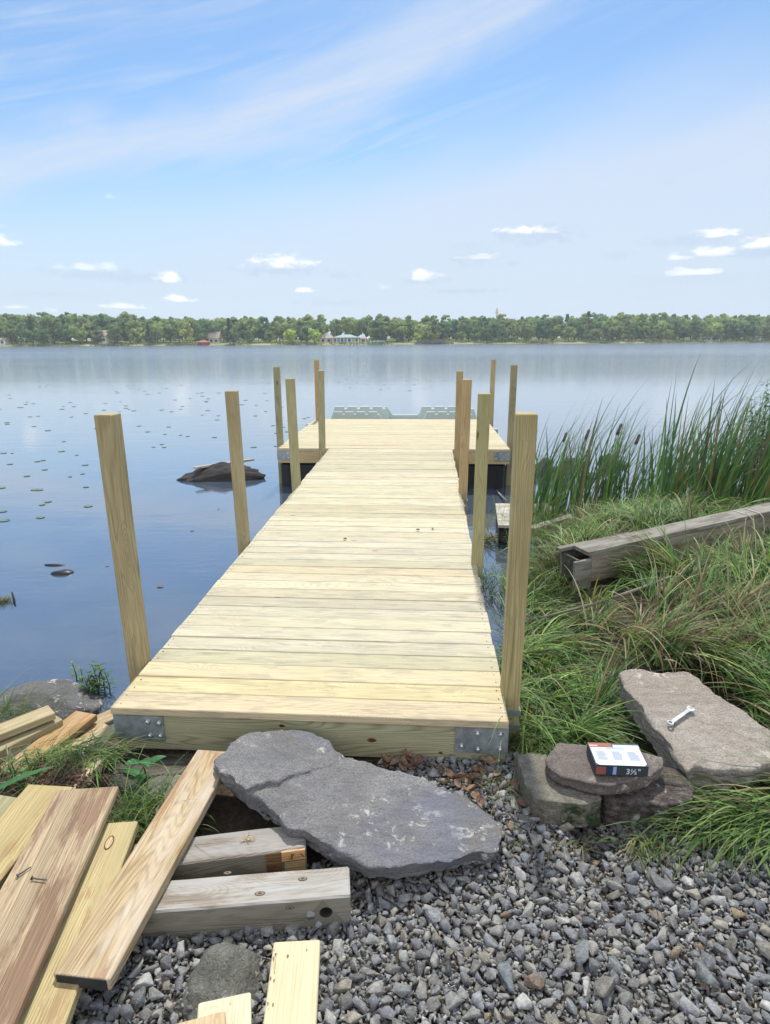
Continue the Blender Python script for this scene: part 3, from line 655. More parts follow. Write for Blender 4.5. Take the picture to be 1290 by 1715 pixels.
def boulder(name,label,c,d,mat,seed=1,amp=.12,sub=4,flatb=True,group=None,rotz=0,cuts=4):
    bm=bmesh.new(); bmesh.ops.create_icosphere(bm,subdivisions=sub,radius=1)
    rr=random.Random(seed)
    pl=[(Vector((rr.uniform(-1,1),rr.uniform(-1,1),rr.uniform(-.2,1))).normalized(),rr.uniform(.62,.85)) for _ in range(cuts)]
    for v in bm.verts:
        for n_,k in pl:
            e=v.co.dot(n_)-k
            if e>0: v.co-=n_*e*.9
        q=v.co*1.3+Vector((seed*2.3,seed,0)); v.co+=v.co.normalized()*(mn.fractal(q,1.,2.,4)*amp+mn.fractal(q*4,1.,2.,3)*amp*.22)
        v.co=Vector((v.co.x*d[0],v.co.y*d[1],v.co.z*d[2]))
    me=bpy.data.meshes.new(name); bm.to_mesh(me); bm.free(); me.polygons.foreach_set('use_smooth',[True]*len(me.polygons))
    o=link(name,me,M[mat]); o.location=c; o.rotation_euler=(0,0,rotz); tag(o,label,'rock',group); return o
c=P(372,1650,.33); boulder('boulder','rounded grey green boulder between the drilled timber and the cream board',(c.x,c.y,.31),(.135,.12,.10),'boulder',3,.10)
c=P(82,1172,.05); bl=boulder('boulder','grey lichen spotted boulder at the water edge by the left bank',(c.x,c.y-.05,.02),(.34,.26,.15),'lakerock',5,.08,5,rotz=.2); bl.data.materials[0]=rockmat('grey_shore_stone',(.17,.17,.17),(.27,.27,.265),(.21,.21,.21),lamt=.4)
c=P(368,805,0); rk=boulder('boulder','low dark rock breaking the water with a board on it',(c.x,c.y+.2,-.02),(.83,.30,.27),'lakerock',8,.15,5,rotz=.16,cuts=9); rk.data.materials[0]=rockmat('wet_dark_rock',(.05,.046,.046),(.10,.092,.092),(.07,.065,.065),lamt=-2)
c1=P(325,783,.21); c2=P(424,769,.21)
mb=MB(); mb.board(Matrix.Identity(4),(c2-c1).length,.09,.03,(1.3,1.3,1.2)); o=mb.build('board',M['old']); X_=(c2-c1).normalized(); Yv=Vector((0,0,1)).cross(X_); o.matrix_world=Matrix.Translation(c1+Vector((0,0,.01)))@Matrix((X_,Yv,X_.cross(Yv))).transposed().to_4x4(); tag(o,'thin weathered board stranded on the dark rock in the lake','plank')
c=P(104,960,0); boulder('rock','small black stone just above the water with a shiny rim',(c.x,c.y,-.005),(.11,.07,.045),'black',11,.1,3)
c=P(92,951,0); boulder('rock','sliver of black rock awash behind the small black stone',(c.x-.05,c.y+.08,-.008),(.12,.04,.028),'black',12,.1,3)
for i,(x_,y_,sx,sy,sz,lb) in enumerate(((908,795,.20,.22,.28,'dark boulder in the reeds nearest the walkway posts'),(935,800,.28,.2,.20,'flat dark rock behind the leftmost reeds'),(958,785,.24,.22,.20,'dark rock in the water right of the leftmost cattail head'),(1024,780,.26,.2,.22,'brown grey boulder standing in water among the cattails'),(988,800,.18,.16,.10,'small wet rock low among the cattail stems'),(1160,800,.3,.2,.16,'dark rock glimpsed behind the dense right reeds'))):
    c=P(x_,y_,0); boulder('boulder',lb,(c.x,c.y,.0),(sx,sy,sz),'lakerock',20+i,.14,4)
c=P(905,862,.05); boulder('boulder','grey flat boulder beside the old sunken float among grass',(c.x,c.y,.03),(.28,.22,.17),'lakerock',31,.12,4).data.materials[0]=M['block']
c=P(900,1028,.18); boulder('boulder','pale flat stone in the grass right of the second right post',(c.x+.02,c.y,.13),(.17,.12,.05),'boulder',33,.1,4)
c=P(850,800,.0); boulder('boulder','dark mound of mud and twigs by the platform corner',(c.x+.05,c.y,-.02),(.26,.22,.14),'darkrock',34,.2,4)
for i,(x_,y_,sx,sy,sz,lb,mt) in enumerate(((268,1318,.12,.08,.05,'flat rounded stone behind the grass tuft left of the tan plank','boulder'),(885,1370,.05,.04,.035,'small grey stone touching the left foot of the mossy block','boulder'))):
    c=P(x_,y_,.33); boulder('stone',lb,(c.x,c.y,.31),(sx,sy,sz),mt,40+i,.1,3)

# ------------------------------------------------------------ gravel
def hull_proto(seed,k=13):
    rr=random.Random(seed); bm=bmesh.new()
    sc=(1.,rr.uniform(.5,.95),rr.uniform(.35,.7)); k=rr.choice((8,9,10,11))
    for _ in range(k):
        v=Vector((rr.gauss(0,1),rr.gauss(0,1),rr.gauss(0,1))).normalized()*rr.uniform(.85,1.05); bm.verts.new((v.x*sc[0],v.y*sc[1],v.z*sc[2]))
    bmesh.ops.convex_hull(bm,input=bm.verts); 
    for v in [v for v in bm.verts if not v.link_faces]: bm.verts.remove(v)
    bmesh.ops.bevel(bm,geom=bm.edges[:],offset=.03,segments=1,affect='EDGES')
    bmesh.ops.triangulate(bm,faces=bm.faces[:]); bm.verts.ensure_lookup_table(); bm.verts.index_update()
    V=np.array([v.co[:] for v in bm.verts]); Fc=np.array([[l.vert.index for l in f.loops] for f in bm.faces]); bm.free(); return V,Fc
protos=[hull_proto(i) for i in range(36)]
def inpoly(x,y,poly):
    c=np.zeros(len(x),bool); n=len(poly)
    for i in range(n):
        x1,y1=poly[i]; x2,y2=poly[(i+1)%n]
        if y1==y2: continue
        m=((y1>y)!=(y2>y))&(x<(x2-x1)*(y-y1)/(y2-y1)+x1); c^=m
    return c
gp=[P(a,b,.32) for a,b in ((-60,1900),(60,1640),(230,1530),(560,1425),(640,1268),(870,1262),(880,1330),(1010,1345),(1120,1350),(1290,1395),(1480,1430),(1500,1900))]
gp=[(p.x,p.y) for p in gp]
pal=np.array([(.145,.150,.160),(.18,.185,.19),(.225,.225,.22),(.12,.125,.135),(.20,.195,.18),(.26,.26,.25),(.17,.165,.155),(.16,.17,.18),(.20,.185,.155),(.14,.135,.135)])
def scatter(n,rmin,rmax,pw,zoff,zj,overlap,hard=True):
    r=np.sort(rmin*(rmax/rmin)**(rng.random(n)**pw))[::-1]
    x0,x1=min(p[0] for p in gp),max(p[0] for p in gp); y0,y1=min(p[1] for p in gp),max(p[1] for p in gp)
    cell=.04; grid={}; out=[]
    for rad in r:
        for _ in range(7):
            x=rng.uniform(x0,x1); y=rng.uniform(y0,y1); ok=True
            if hard:
                k=int(rad*2.2/cell)+1; ix,iy=int(x/cell),int(y/cell)
                for i in range(ix-k,ix+k+1):
                    for j in range(iy-k,iy+k+1):
                        for (a,b,c_) in grid.get((i,j),()):
                            if (a-x)**2+(b-y)**2<((rad+c_)*overlap)**2: ok=False;break
                        if not ok:break
                    if not ok:break
            if ok: grid.setdefault((int(x/cell),int(y/cell)),[]).append((x,y,rad)); out.append((x,y,rad)); break
    A=np.array(out); A=A[inpoly(A[:,0],A[:,1],gp)]
    z=gz(A[:,0],A[:,1])+zoff+A[:,2]*.35+rng.uniform(-zj,zj,len(A))
    return np.column_stack([A[:,0],A[:,1],z,A[:,2]])
L1=scatter(15000,.008,.034,2.0,.010,.004,.66); L2=scatter(15000,.009,.018,1.,-.001,.005,.5); L3_=scatter(12000,.006,.011,1,.010,.008,.55)
A=np.vstack([L1,L2,L3_])
# litter bound: keep the strip under dock front mostly soil
Vs=[];Fs=[];Ts=[];off=0
ang=rng.normal(0,.38,(len(A),2)); az_=rng.random(len(A))*6.283
for i,(x,y,z,r) in enumerate(A):
    V0,F0=protos[rng.integers(len(protos))]
    ca,sa=math.cos(az_[i]),math.sin(az_[i]); cx,sx=math.cos(ang[i,0]),math.sin(ang[i,0]); cy_,sy=math.cos(ang[i,1]),math.sin(ang[i,1])
    Rm=np.array([[ca,-sa,0],[sa,ca,0],[0,0,1]])@np.array([[1,0,0],[0,cx,-sx],[0,sx,cx]])@np.array([[cy_,0,sy],[0,1,0],[-sy,0,cy_]])
    Vs.append((V0*r*1.12)@Rm.T+np.array([x,y,z])); Fs.append(F0+off); off+=len(V0)
    t=pal[rng.integers(len(pal))]*rng.uniform(1.05,2.15)*np.array((1.0,1.0,.98)); 
    if rng.random()<.015: t=np.array((.30,.23,.15))*rng.uniform(.8,1.2)
    Ts.append(np.tile(t,(len(V0),1)))
tag(link('gravel',np_mesh('gravel',np.vstack(Vs),np.vstack(Fs),np.vstack(Ts)),M['gravel']),'loose grey crushed stone gravel covering the foreground','gravel',kind='stuff')
def bigstone(px_,py_,r,tint,label,seed,flat=.5,ang=0):
    V0,F0=hull_proto(seed,14); p=P(px_,py_,.345); me=np_mesh('stone',V0*np.array((r,r,r*flat/ .6)),F0,np.tile(np.array(tint),(len(V0),1)))
    o=link('stone',me,M['gravel']); o.location=(p.x,p.y,gz(p.x,p.y)+.03+r*.2); o.rotation_euler=(random.uniform(-.2,.2),random.uniform(-.2,.2),ang); tag(o,label,'stone')
for a in ((1032,1467,.042,(.30,.30,.27),'pale rounded stone on the gravel below the dark wedged rock',101),(978,1600,.055,(.23,.25,.25),'broad pale bluish flat stone in the middle of the gravel',102),(853,1638,.052,(.20,.23,.24),'pointed grey green stone on the gravel near the bottom edge',103),(893,1642,.042,(.24,.18,.13),'brown sided stone on the gravel beside the pointed one',104),(1258,1424,.040,(.15,.145,.175),'rounded purple grey stone under the overhanging grass at right',105),(1020,1658,.05,(.22,.21,.18),'long tan stone half tilted in the gravel near the bottom edge',106),(1185,1640,.055,(.21,.23,.23),'large slate stone in the lower right of the gravel',107),(765,1337,.05,(.24,.25,.24),'pale grey stone among brown leaves in front of the walkway',108),(668,1660,.04,(.25,.255,.25),'grey stone nearest the right side of the yellow board',109),(835,1395,.035,(.36,.34,.27),'cream chip at the right tip of the flagstone',110),(1110,1475,.048,(.19,.19,.2),'dark angular stone on the gravel below the small grass tuft',111),(1290,1590,.05,(.27,.25,.22),'pinkish flat stone at the right edge of the gravel',112)):
    bigstone(*a,ang=random.uniform(0,6))

# ------------------------------------------------------------ blades of grass / reeds
def ribbons(root,az,L,wd,p0,p1,tint,seg=6,curve=1.4,twist=None,taper=.8,fold=0):
    """root (N,3); az heading; pitch goes from p0 to p1 along the blade"""
    N=len(root); pts=np.zeros((N,seg+1,3)); pts[:,0]=root; t=(np.arange(seg)+.5)/seg
    for k in range(seg):
        pit=p0+(p1-p0)*t[k]**curve; a=az+ (0 if twist is None else twist*t[k])
        d=np.stack([np.cos(a)*np.cos(pit),np.sin(a)*np.cos(pit),np.sin(pit)],1); pts[:,k+1]=pts[:,k]+d*(L/seg)[:,None]
    side_a=az+math.pi/2+rng.normal(0,.5,N); sd_=np.stack([np.cos(side_a),np.sin(side_a),rng.normal(0,.3,N)],1)
    tt=np.linspace(0,1,seg+1); wp=(1-tt**2.2)*taper+(1-taper)*(1-tt); wp[0]*=.8; wp=np.maximum(wp,.03)
    hw=wd[:,None]*wp[None,:]*.5
    Lf=pts-sd_[:,None,:]*hw[:,:,None]; Rg=pts+sd_[:,None,:]*hw[:,:,None]
    V=np.stack([Lf,Rg],2).reshape(-1,3)
    b=(np.arange(N)*(seg+1)*2)[:,None]+ (np.arange(seg)*2)[None,:]; b=b.ravel()
    Fq=np.stack([b,b+1,b+3,b+2],1)
    tc=np.repeat(tint,(seg+1)*2,axis=0); return V,Fq,tc
def join(parts):
    o=0;Vs=[];Fs=[];Ts=[]
    for V,Fq,T in parts: Vs.append(V);Fs.append(Fq+o);Ts.append(T);o+=len(V)
    return np.vstack(Vs),np.vstack(Fs),np.vstack(Ts)
greens=np.array([(.105,.18,.042),(.075,.145,.038),(.14,.22,.05),(.08,.15,.045),(.18,.25,.075),(.04,.09,.028)])
straw=np.array([(.30,.24,.12),(.22,.17,.09),(.17,.115,.065),(.36,.31,.18)])
def tints(n,ps=.1,k=1.,gr=greens):
    g=gr[rng.integers(len(gr),size=n)]*rng.uniform(.7,1.3,(n,1))*k; s=straw[rng.integers(len(straw),size=n)]*rng.uniform(.7,1.2,(n,1))
    m=rng.random(n)<ps; g[m]=s[m]; return g
def fieldnoise(x,y,f,seed):
    return np.array([mn.noise(Vector((a*f,b*f,seed))) for a,b in zip(x,y)])
# the bank: long grass laid over in swathes, clump by clump
pkp=[(P(a,b,.45).x,P(a,b,.45).y) for a,b in ((1020,1108),(1180,1105),(1345,1225),(1345,1325),(1140,1330))]
pk2=[(P(a,b,.4).x,P(a,b,.4).y) for a,b in ((855,1235),(1120,1235),(1180,1380),(860,1410))]
def bankok(x,y):
    sl=(Ys(x+.05)-Ys(x-.05))/.1; d=(Ys(x)-y)/np.sqrt(1+sl*sl)
    low=np.interp(x,[.6,.8,1.0,1.3,1.9,7.5],[2.75,2.6,2.45,2.3,1.95,1.75])
    bl_=y-(4.72+(x-1.55)*.36); beam=(x>1.15)&(x<4.6)&(((bl_>-.30)&(bl_<.12))|((bl_>-.75)&(bl_<-.30)&(np.sin(x*97.+y*57.)>-.2)))
    return (d>-.02)&(y>low)&(x<y*.9+1.0)&~inpoly(x,y,pkp)&~inpoly(x,y,pk2)&~beam
cx_=rng.uniform(.68,7.5,6500); cy_=rng.uniform(1.75,8.3,6500); k_=bankok(cx_,cy_); cx_,cy_=cx_[k_],cy_[k_]
dens=fieldnoise(cx_,cy_,1.1,5.); k_=rng.random(len(cx_))<np.clip(.62+1.1*dens,.12,1); cx_,cy_=cx_[k_],cy_[k_]
nc=len(cx_); f2=fieldnoise(cx_,cy_,.7,8.); f3=fieldnoise(cx_,cy_,2.6,1.); strawf=fieldnoise(cx_,cy_,1.3,21.)
head=.5+2.2*f2+1.8*f3+rng.normal(0,.35,nc); nbl=rng.integers(22,48,nc); cid=np.repeat(np.arange(nc),nbl); n=len(cid)
hgt=rng.uniform(.0,.10,nc)+np.clip(fieldnoise(cx_,cy_,2.0,3.),0,1)*.16
x=cx_[cid]+rng.normal(0,.035,n); y=cy_[cid]+rng.normal(0,.035,n); az=head[cid]+rng.normal(0,.42,n); az=np.where(rng.random(n)<.06,rng.uniform(0,6.28,n),az)
cl_len=rng.uniform(.7,1.25,nc)*np.interp(cy_,[5.4,6.4],[1,.6]); hgt*=np.interp(cy_,[5.4,6.4],[1,.35]); Ln=rng.uniform(.22,.60,n)*cl_len[cid]
up_=(rng.random(nc)<.12)[cid]
p0=np.where(up_,rng.uniform(1.0,1.45,n),rng.uniform(.5,1.2,n)); p1=np.where(up_,rng.uniform(-.6,.7,n),rng.uniform(-1.0,-.15,n))
ctint=rng.uniform(.65,1.35,nc)[cid][:,None]; tn_=tints(n,0,1.5)*ctint
sm=rng.random(n)<np.clip(.06+.9*np.clip(strawf,0,1)+.5*(rng.random(nc)<.05),0,.8)[cid]; tn_[sm]=straw[rng.integers(4,size=sm.sum())]*rng.uniform(.6,1.2,(sm.sum(),1))
Vg,Fg,Tg=ribbons(np.column_stack([x,y,gz(x,y)+hgt[cid]]),az,Ln,rng.uniform(.005,.013,n),p0,p1,tn_,7,.9)
# thatch of dead fine blades close to the soil
n=26000; x=rng.uniform(.68,7.5,n); y=rng.uniform(1.75,8.3,n); k_=bankok(x,y)&(rng.random(n)<np.clip(1.2-y/9,.3,1)); x,y=x[k_],y[k_]; n=len(x)
V2,F2,T2=ribbons(np.column_stack([x,y,gz(x,y)+.005]),rng.uniform(0,6.28,n),rng.uniform(.08,.3,n),rng.uniform(.003,.006,n),rng.uniform(0,.7,n),rng.uniform(-.4,.2,n),np.where(rng.random((n,1))<.6,straw[rng.integers(4,size=n)]*.6,tints(n,0,.8)),5)
Vg,Fg,Tg=join([(Vg,Fg,Tg),(V2,F2,T2)])
Vg[:,2]=np.maximum(Vg[:,2],gz(Vg[:,0],Vg[:,1])+.008)
tag(link('grass',np_mesh('grass',Vg,Fg,Tg,smooth=True),M['leaf']),'long flopped green and straw coloured grass covering the right bank','grass',kind='stuff')
def tuft(label,px_,py_,z,n,L,spread,lean=None,erect=1.2,ps=.1,wd=(.003,.006),k=1.1,droop=-.3,cat='grass tuft',rx=.05,ry=.03,elong=None):
    c=P(px_,py_,z); r=rng.normal(0,1,(n,2))*np.array([rx,ry]); 
    a=rng.uniform(0,6.28,n) if lean is None else lean+rng.normal(0,spread,n)
    root=np.column_stack([r[:,0],r[:,1],np.zeros(n)])
    V,Fq,T=ribbons(root,a,rng.uniform(*L,n),rng.uniform(*wd,n),rng.normal(erect,.2,n),rng.uniform(droop-.3,droop+.6,n),tints(n,ps,k),7,1.1)
    o=link('grass_tuft',np_mesh('grass_tuft',V,Fq,T,smooth=True),M['leaf']); o.location=c; tag(o,label,cat); return o
tuft('bright green grass tuft growing in the gap left of the tan plank',245,1385,.30,330,(.12,.28),1,erect=1.25,rx=.09,ry=.07,ps=.05,k=1.3)
tuft('loose heap of pulled up green grass on the half buried planks',125,1262,.42,420,(.08,.24),.9,lean=-.6,erect=.45,rx=.10,ry=.05,ps=.12,k=1.5,droop=-.5)
tuft('sparse brown and green grass clippings on the dirt at the left edge',50,1290,.40,150,(.08,.2),1,erect=.35,rx=.10,ry=.07,ps=.45,k=1.1,droop=-.4)
tuft('wispy grass tuft at the far left edge by the boulder',8,1205,.2,110,(.12,.3),1,lean=.3,erect=.9,rx=.08,ry=.06,ps=.2,droop=-.3)
tuft('big swathe of grass hanging over the gravel at the right edge',1300,1372,.34,520,(.2,.42),.45,lean=3.3,erect=.55,rx=.16,ry=.07,ps=.10,wd=(.006,.012),k=1.15,droop=-.7)
tuft('grass bunch fanning left over the gravel below the pinkish slab',1195,1395,.33,150,(.12,.26),.6,lean=3.3,erect=.7,rx=.09,ry=.05,ps=.2,droop=-.5)
tuft('small pale green tuft at the gravel edge below the dark rock',1085,1412,.32,110,(.08,.17),.5,lean=-2.2,erect=.7,rx=.05,ry=.03,ps=.3,droop=-.6)
tuft('grass tuft in the corner between the walkway and the mossy block',862,1240,.30,260,(.10,.24),1,lean=-.3,erect=1.0,rx=.06,ry=.10,ps=.2)
tuft('dry grass wisps in the gravel left of the mossy block',838,1318,.31,120,(.07,.17),1,erect=.8,rx=.05,ry=.06,ps=.5)
tuft('straw coloured dry tuft at the foot of the mossy block',915,1408,.31,120,(.06,.16),1,lean=-1.8,erect=.5,rx=.10,ry=.03,ps=.75)
tuft('green tuft at the waterline beside the second right post',815,985,.02,150,(.2,.45),1,erect=1.0,rx=.08,ry=.15,ps=.2,k=.9)
tuft('yellowing water plant rosette in the gap beside the old float',815,905,.02,70,(.15,.35),1,erect=.5,rx=.05,ry=.05,ps=.4,wd=(.008,.018),droop=-.3)
tuft('green grass around the old float and grey boulder',905,905,.12,500,(.25,.5),1,erect=1.15,rx=.16,ry=.4,ps=.15,k=1.3)
tuft('bright grass clump under the left end of the old box beam',925,975,.22,500,(.2,.45),1,erect=1.1,rx=.14,ry=.3,ps=.1,k=1.2)
tuft('yellow green grass band behind the old box beam',1090,870,.30,700,(.15,.32),1,erect=1.1,rx=.9,ry=.25,ps=.2,k=1.5)
tuft('small sprig of brown weed floating at the left edge',4,1008,.0,160,(.04,.10),1,erect=1.1,rx=.035,ry=.03,ps=.5)

# broad leaved plants
def leafblade(mb,base,az_,pit,L,wd,tint,droop=.5,seg=6):
    pts=[];b=Vector(base); a=az_
    for k in range(seg+1):
        t=k/seg; pts.append(b.copy()); p=pit-droop*t*1.6; b=b+Vector((math.cos(a)*math.cos(p),math.sin(a)*math.cos(p),math.sin(p)))*(L/seg)
    s=Vector((-math.sin(a),math.cos(a),0)); vs=[];fs=[]
    for k,p in enumerate(pts):
        t=k/seg; hw=wd*.5*math.sin(math.pi*min(1,(t*.92+.08)))**.8 if k<seg else .0005
        vs+=[p-s*hw+Vector((0,0,hw*.35)),p,p+s*hw+Vector((0,0,hw*.35))]
    for k in range(seg):
        o=k*3; fs+=[(o,o+1,o+4,o+3),(o+1,o+2,o+5,o+4)]
    mb.add(vs,fs,tint=tint)
def leafy(name,label,loc,stems,cat='plant'):
    e=empty(name,loc); tag(e,label,cat)
    ms=MB(); ml=MB()
    for (dx,dy,h,lean,nl,LL,ww,tint) in stems:
        top=Vector((dx+lean[0],dy+lean[1],h)); b=Vector((dx,dy,-.05)); mid=b.lerp(top,.5)+Vector((.01,0,0))
        ms.tube([b,mid,top],[.005,.004,.002],6,(.12,.15,.05))
        for i in range(nl):
            t=.3+.7*i/max(1,nl-1); p=b.lerp(top,t); a=i*2.4+random.uniform(-.4,.4)
            leafblade(ml,p,a,random.uniform(.3,.9),LL*random.uniform(.7,1.1)*(1.1-.4*t),ww,tuple(c*random.uniform(.75,1.25) for c in tint),.5)
    ms.build('stem',M['leaf'],e,smooth=True); ml.build('leaves',M['leaf'],e,smooth=True); return e
c=P(243,1312,.30); leafy('broadleaf_plant','young plant with four broad pointed leaves under the walkway end',c,[(0,0,.12,(.0,.0),6,.13,.045,(.06,.20,.075))])
c=P(162,1165,0); leafy('water_plant','bushy leafy water plant rising beside the near left post',c,[(random.uniform(-.07,.07),random.uniform(-.05,.05),random.uniform(.1,.22),(random.uniform(-.03,.06),0),10,.08,.016,(.09,.17,.05)) for _ in range(9)])
c=P(128,1140,0); leafy('water_plant','small light green sprig left of the bushy water plant',c,[(0,0,.13,(-.01,0),7,.05,.022,(.16,.28,.06)),(.03,0,.09,(.01,0),5,.05,.02,(.16,.28,.06))])
c=P(2,1330,.40); mb=MB(); leafblade(mb,(0,0,0),.55,.45,.34,.034,(.07,.21,.07),.35,10); o=mb.build('iris_leaf',M['leaf'],smooth=True); o.location=(c.x-.08,c.y-.08,c.z); tag(o,'single broad green blade reaching in from the left edge over the planks','leaf')
c=P(15,1302,.42); leafy('broadleaf_plant','tiny round leaved seedlings in the dirt at the left edge',c,[(random.uniform(-.08,.12),random.uniform(-.04,.12),.05,(0,0),4,.035,.028,(.14,.25,.08)) for _ in range(5)])

# cattails
def cattail_proto(nb_,hmin,hmax,lean,seed,spikes=0,tk=1.):
    e=empty('cattail',(0,0,0)); n=nb_
    root=np.column_stack([rng.normal(0,.035,n),rng.normal(0,.035,n),np.full(n,-.12)])
    a=rng.normal(.0,.6,n); L=rng.uniform(hmin,hmax,n)
    gr=np.array([(.05,.10,.035),(.06,.12,.04),(.085,.15,.045),(.04,.085,.035)])
    p0=rng.normal(1.50,.06,n); p1=rng.normal(1.50-lean,.22,n)
    k=rng.random(n)<.22; p1[k]-=1.0
    V,Fq,T=ribbons(root,a,L,rng.uniform(.013,.034,n),p0,p1,tints(n,.06,tk*1.75,gr),9,1.5)
    link('blades',np_mesh('blades',V,Fq,T,smooth=True),M['leaf'],e)
    for s in range(spikes):
        b=Vector((rng.normal(0,.03),rng.normal(0,.03),-.1)); h=hmax*.90; lx=.16
        pts=[b+Vector((lx*t*t*h,0,h*t)) for t in (0,.3,.6,.85,1.)]
        mb=MB(); mb.tube(pts,[.005,.0045,.004,.0035,.002],6,(.16,.18,.07)); mb.build('stalk',M['leaf'],e,smooth=True)
        p=pts[3]; q=p+(pts[4]-pts[3]).normalized()*.16
        mb=MB(); mb.tube([p,p.lerp(q,.08),p.lerp(q,.92),q],[.006,.021,.021,.006],10,(.05,.03,.018)); mb.build('seed_head',M['bark'],e,smooth=True)
    return e
cp=[cattail_proto(9,.9,1.75,.62,i) for i in range(5)]
cs=[cattail_proto(9,1.0,1.7,.5,i,1) for i in range(2)]
used=set()
def put(proto,x,y,s,rz,label,group=None):
    o=proto if proto.name not in used else copy_tree(proto); used.add(proto.name)
    o.location=(x,y,float(max(gz(x,y),-.1))+.0); o.scale=(s,s,s); o.rotation_euler=(0,0,rz); tag(o,label,'cattail',group)
heads=[(955,665,'cattail with the leftmost brown seed head above the grass'),(992,655,'cattail with a thin dark seed head second from the left'),(1045,640,'tall cattail with a fat brown seed head left of centre in the reeds'),(1075,670,'cattail with a slanting seed head near the middle of the reed bed'),(1180,740,'cattail with a low seed head in the dense right reeds')]
for i,(hx_,hy_,lb) in enumerate(heads):
    Dp=8.0-.2*i; p=PD(hx_,hy_+20,Dp); h=p.z; s=max(.66,(h+.1)/1.72); put(cs[i%2],p.x-.22*s,Dp,s,rng.normal(0,.15),lb)
i=0
def reed(xp,D,s): 
    p=PD(xp,800,D); put(cp[int(rng.integers(5))],p.x,D,s,rng.normal(0,.25),'dark green cattail clump without a seed head swaying right in the reed bed','cattail clumps in the reed bed')
for k in range(44): 
    xp=rng.uniform(885,1130); reed(xp,rng.uniform(6.7,8.6),rng.uniform(.85,1.22))
for k in range(66):
    xp=1090+230*rng.random()**.8; reed(xp,rng.uniform(6.2,8.6),rng.uniform(.85,1.25))
# leafy shrub behind the reeds
e=empty('shrub',P(1262,800,0)); tag(e,'light green leafy shrub top showing above the reeds at the right edge','shrub')
ms=MB(); ml=MB(); e.location=(4.85,7.9,0); e.scale=(.82,.82,.82)
for s_ in range(30):
    a=random.uniform(0,6.28); top=Vector((math.cos(a)*random.uniform(.05,.5)-.05,math.sin(a)*.3,random.uniform(1.1,2.1))); ms.tube([(0,0,-.1),top*.5+Vector((.03,0,.1)),top],[.01,.006,.002],5,(.14,.11,.06))
    for i in range(34):
        p=Vector((0,0,0)).lerp(top,random.uniform(.45,1.02))+Vector((random.gauss(0,.05),random.gauss(0,.05),random.gauss(0,.05))); k=random.uniform(.7,1.3)
        leafblade(ml,p,random.uniform(0,6.28),random.uniform(-.2,.9),random.uniform(.06,.12),.036,(.12*k,.24*k,.07*k),.3,3)
ms.build('stem',M['leaf'],e); ml.build('leaves',M['leaf'],e)
# dead stalk leaning
c1=P(955,1020,.35); mb=MB(); mb.tube([P(905,1035,.38),P(1000,1010,.48),P(1075,985,.52),P(1125,965,.55)],[.007,.010,.012,.008],8,(.8,.75,.7)); tag(mb.build('branch',M['old'],smooth=True),'long thin dead branch lying on the grass below the box beam','branch')
mb=MB(); mb.tube([P(830,930,.2),P(870,905,.32),P(893,880,.36)],[.004,.008,.003],6,(.9,1.,.5)); tag(mb.build('dead_stalk',M['yellow'],smooth=True),'bent straw coloured reed stalk beside the right near post','reed stalk')
mb=MB(); mb.tube([P(832,822,.02),P(848,838,.08)],[.012,.010],6,(1.2,1.2,1.2)); tag(mb.build('stick',M['old'],smooth=True),'short pale stick poking from the mud near the platform','stick')
mb=MB(); mb.tube([P(20,992,.0),P(24,1005,.03),P(26,1018,-.01)],[.006,.008,.004],6,(.15,.15,.15)); tag(mb.build('twig',M['dark'],smooth=True),'short black twig sticking out of the water at the left','twig')

# ------------------------------------------------------------ old box beam on the bank
A0=P(990,975,.36); B0=P(1290,903,.50); X_=(B0-A0).normalized(); Yv=Vector((0,0,1)).cross(X_).normalized(); Zv=X_.cross(Yv)
bx=empty('box_beam',(0,0,0)); bx.matrix_world=Matrix.Translation(A0)@Matrix((X_,Yv,Zv)).transposed().to_4x4()
tag(bx,'old grey hollow box beam of nailed boards lying in the long grass','box beam')
LB=3.0; hb=.225
def bd(nm,Mx,L,w_,t_,tint=(1,1,1),mat='old'):
    mb=MB(); mb.board(Mx,L,w_,t_,tint,ch=.003,seg=6,warp=.004); return mb.build(nm,M[mat],bx)
Rx=Matrix.Rotation(math.pi/2,4,'X')
bd('side_board',Matrix.Translation((0,-.0,hb/2))@Rx,LB,hb,.03,(.95,.9,.8))
bd('side_board',Matrix.Translation((-.10,.24,hb/2))@Rx,LB,hb,.03,(.7,.7,.65))
bd('top_board',Matrix.Translation((-.03,.09,hb+.036)),LB+.03,.19,.034,(.85,.85,.85))
bd('top_board',Matrix.Translation((-.16,.21,hb+.028)),.7,.05,.03,(.7,.68,.66))
bd('end_board',Matrix.Translation((-.155,-.012,hb/2-.035))@Rx,.15,.24,.03,(.85,.88,.88))
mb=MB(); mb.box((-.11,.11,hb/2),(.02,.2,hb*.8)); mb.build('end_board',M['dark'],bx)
tw=MB()
for q_ in (1.62,1.74):
    y0_=.0; tw.tube([(q_,-.036,-.01),(q_+.01,-.038,.12),(q_-.01,-.035,hb+.01),(q_-.02,.0,hb+.042),(q_-.01,.16,hb+.042),(q_,.21,hb)],[.0045]*6,6,(1,1,1))
tag(tw.build('rope',plain('pale_twine',(.5,.47,.4),.9)),'pale twine looped twice round the right part of the box beam','rope').matrix_world=bx.matrix_world

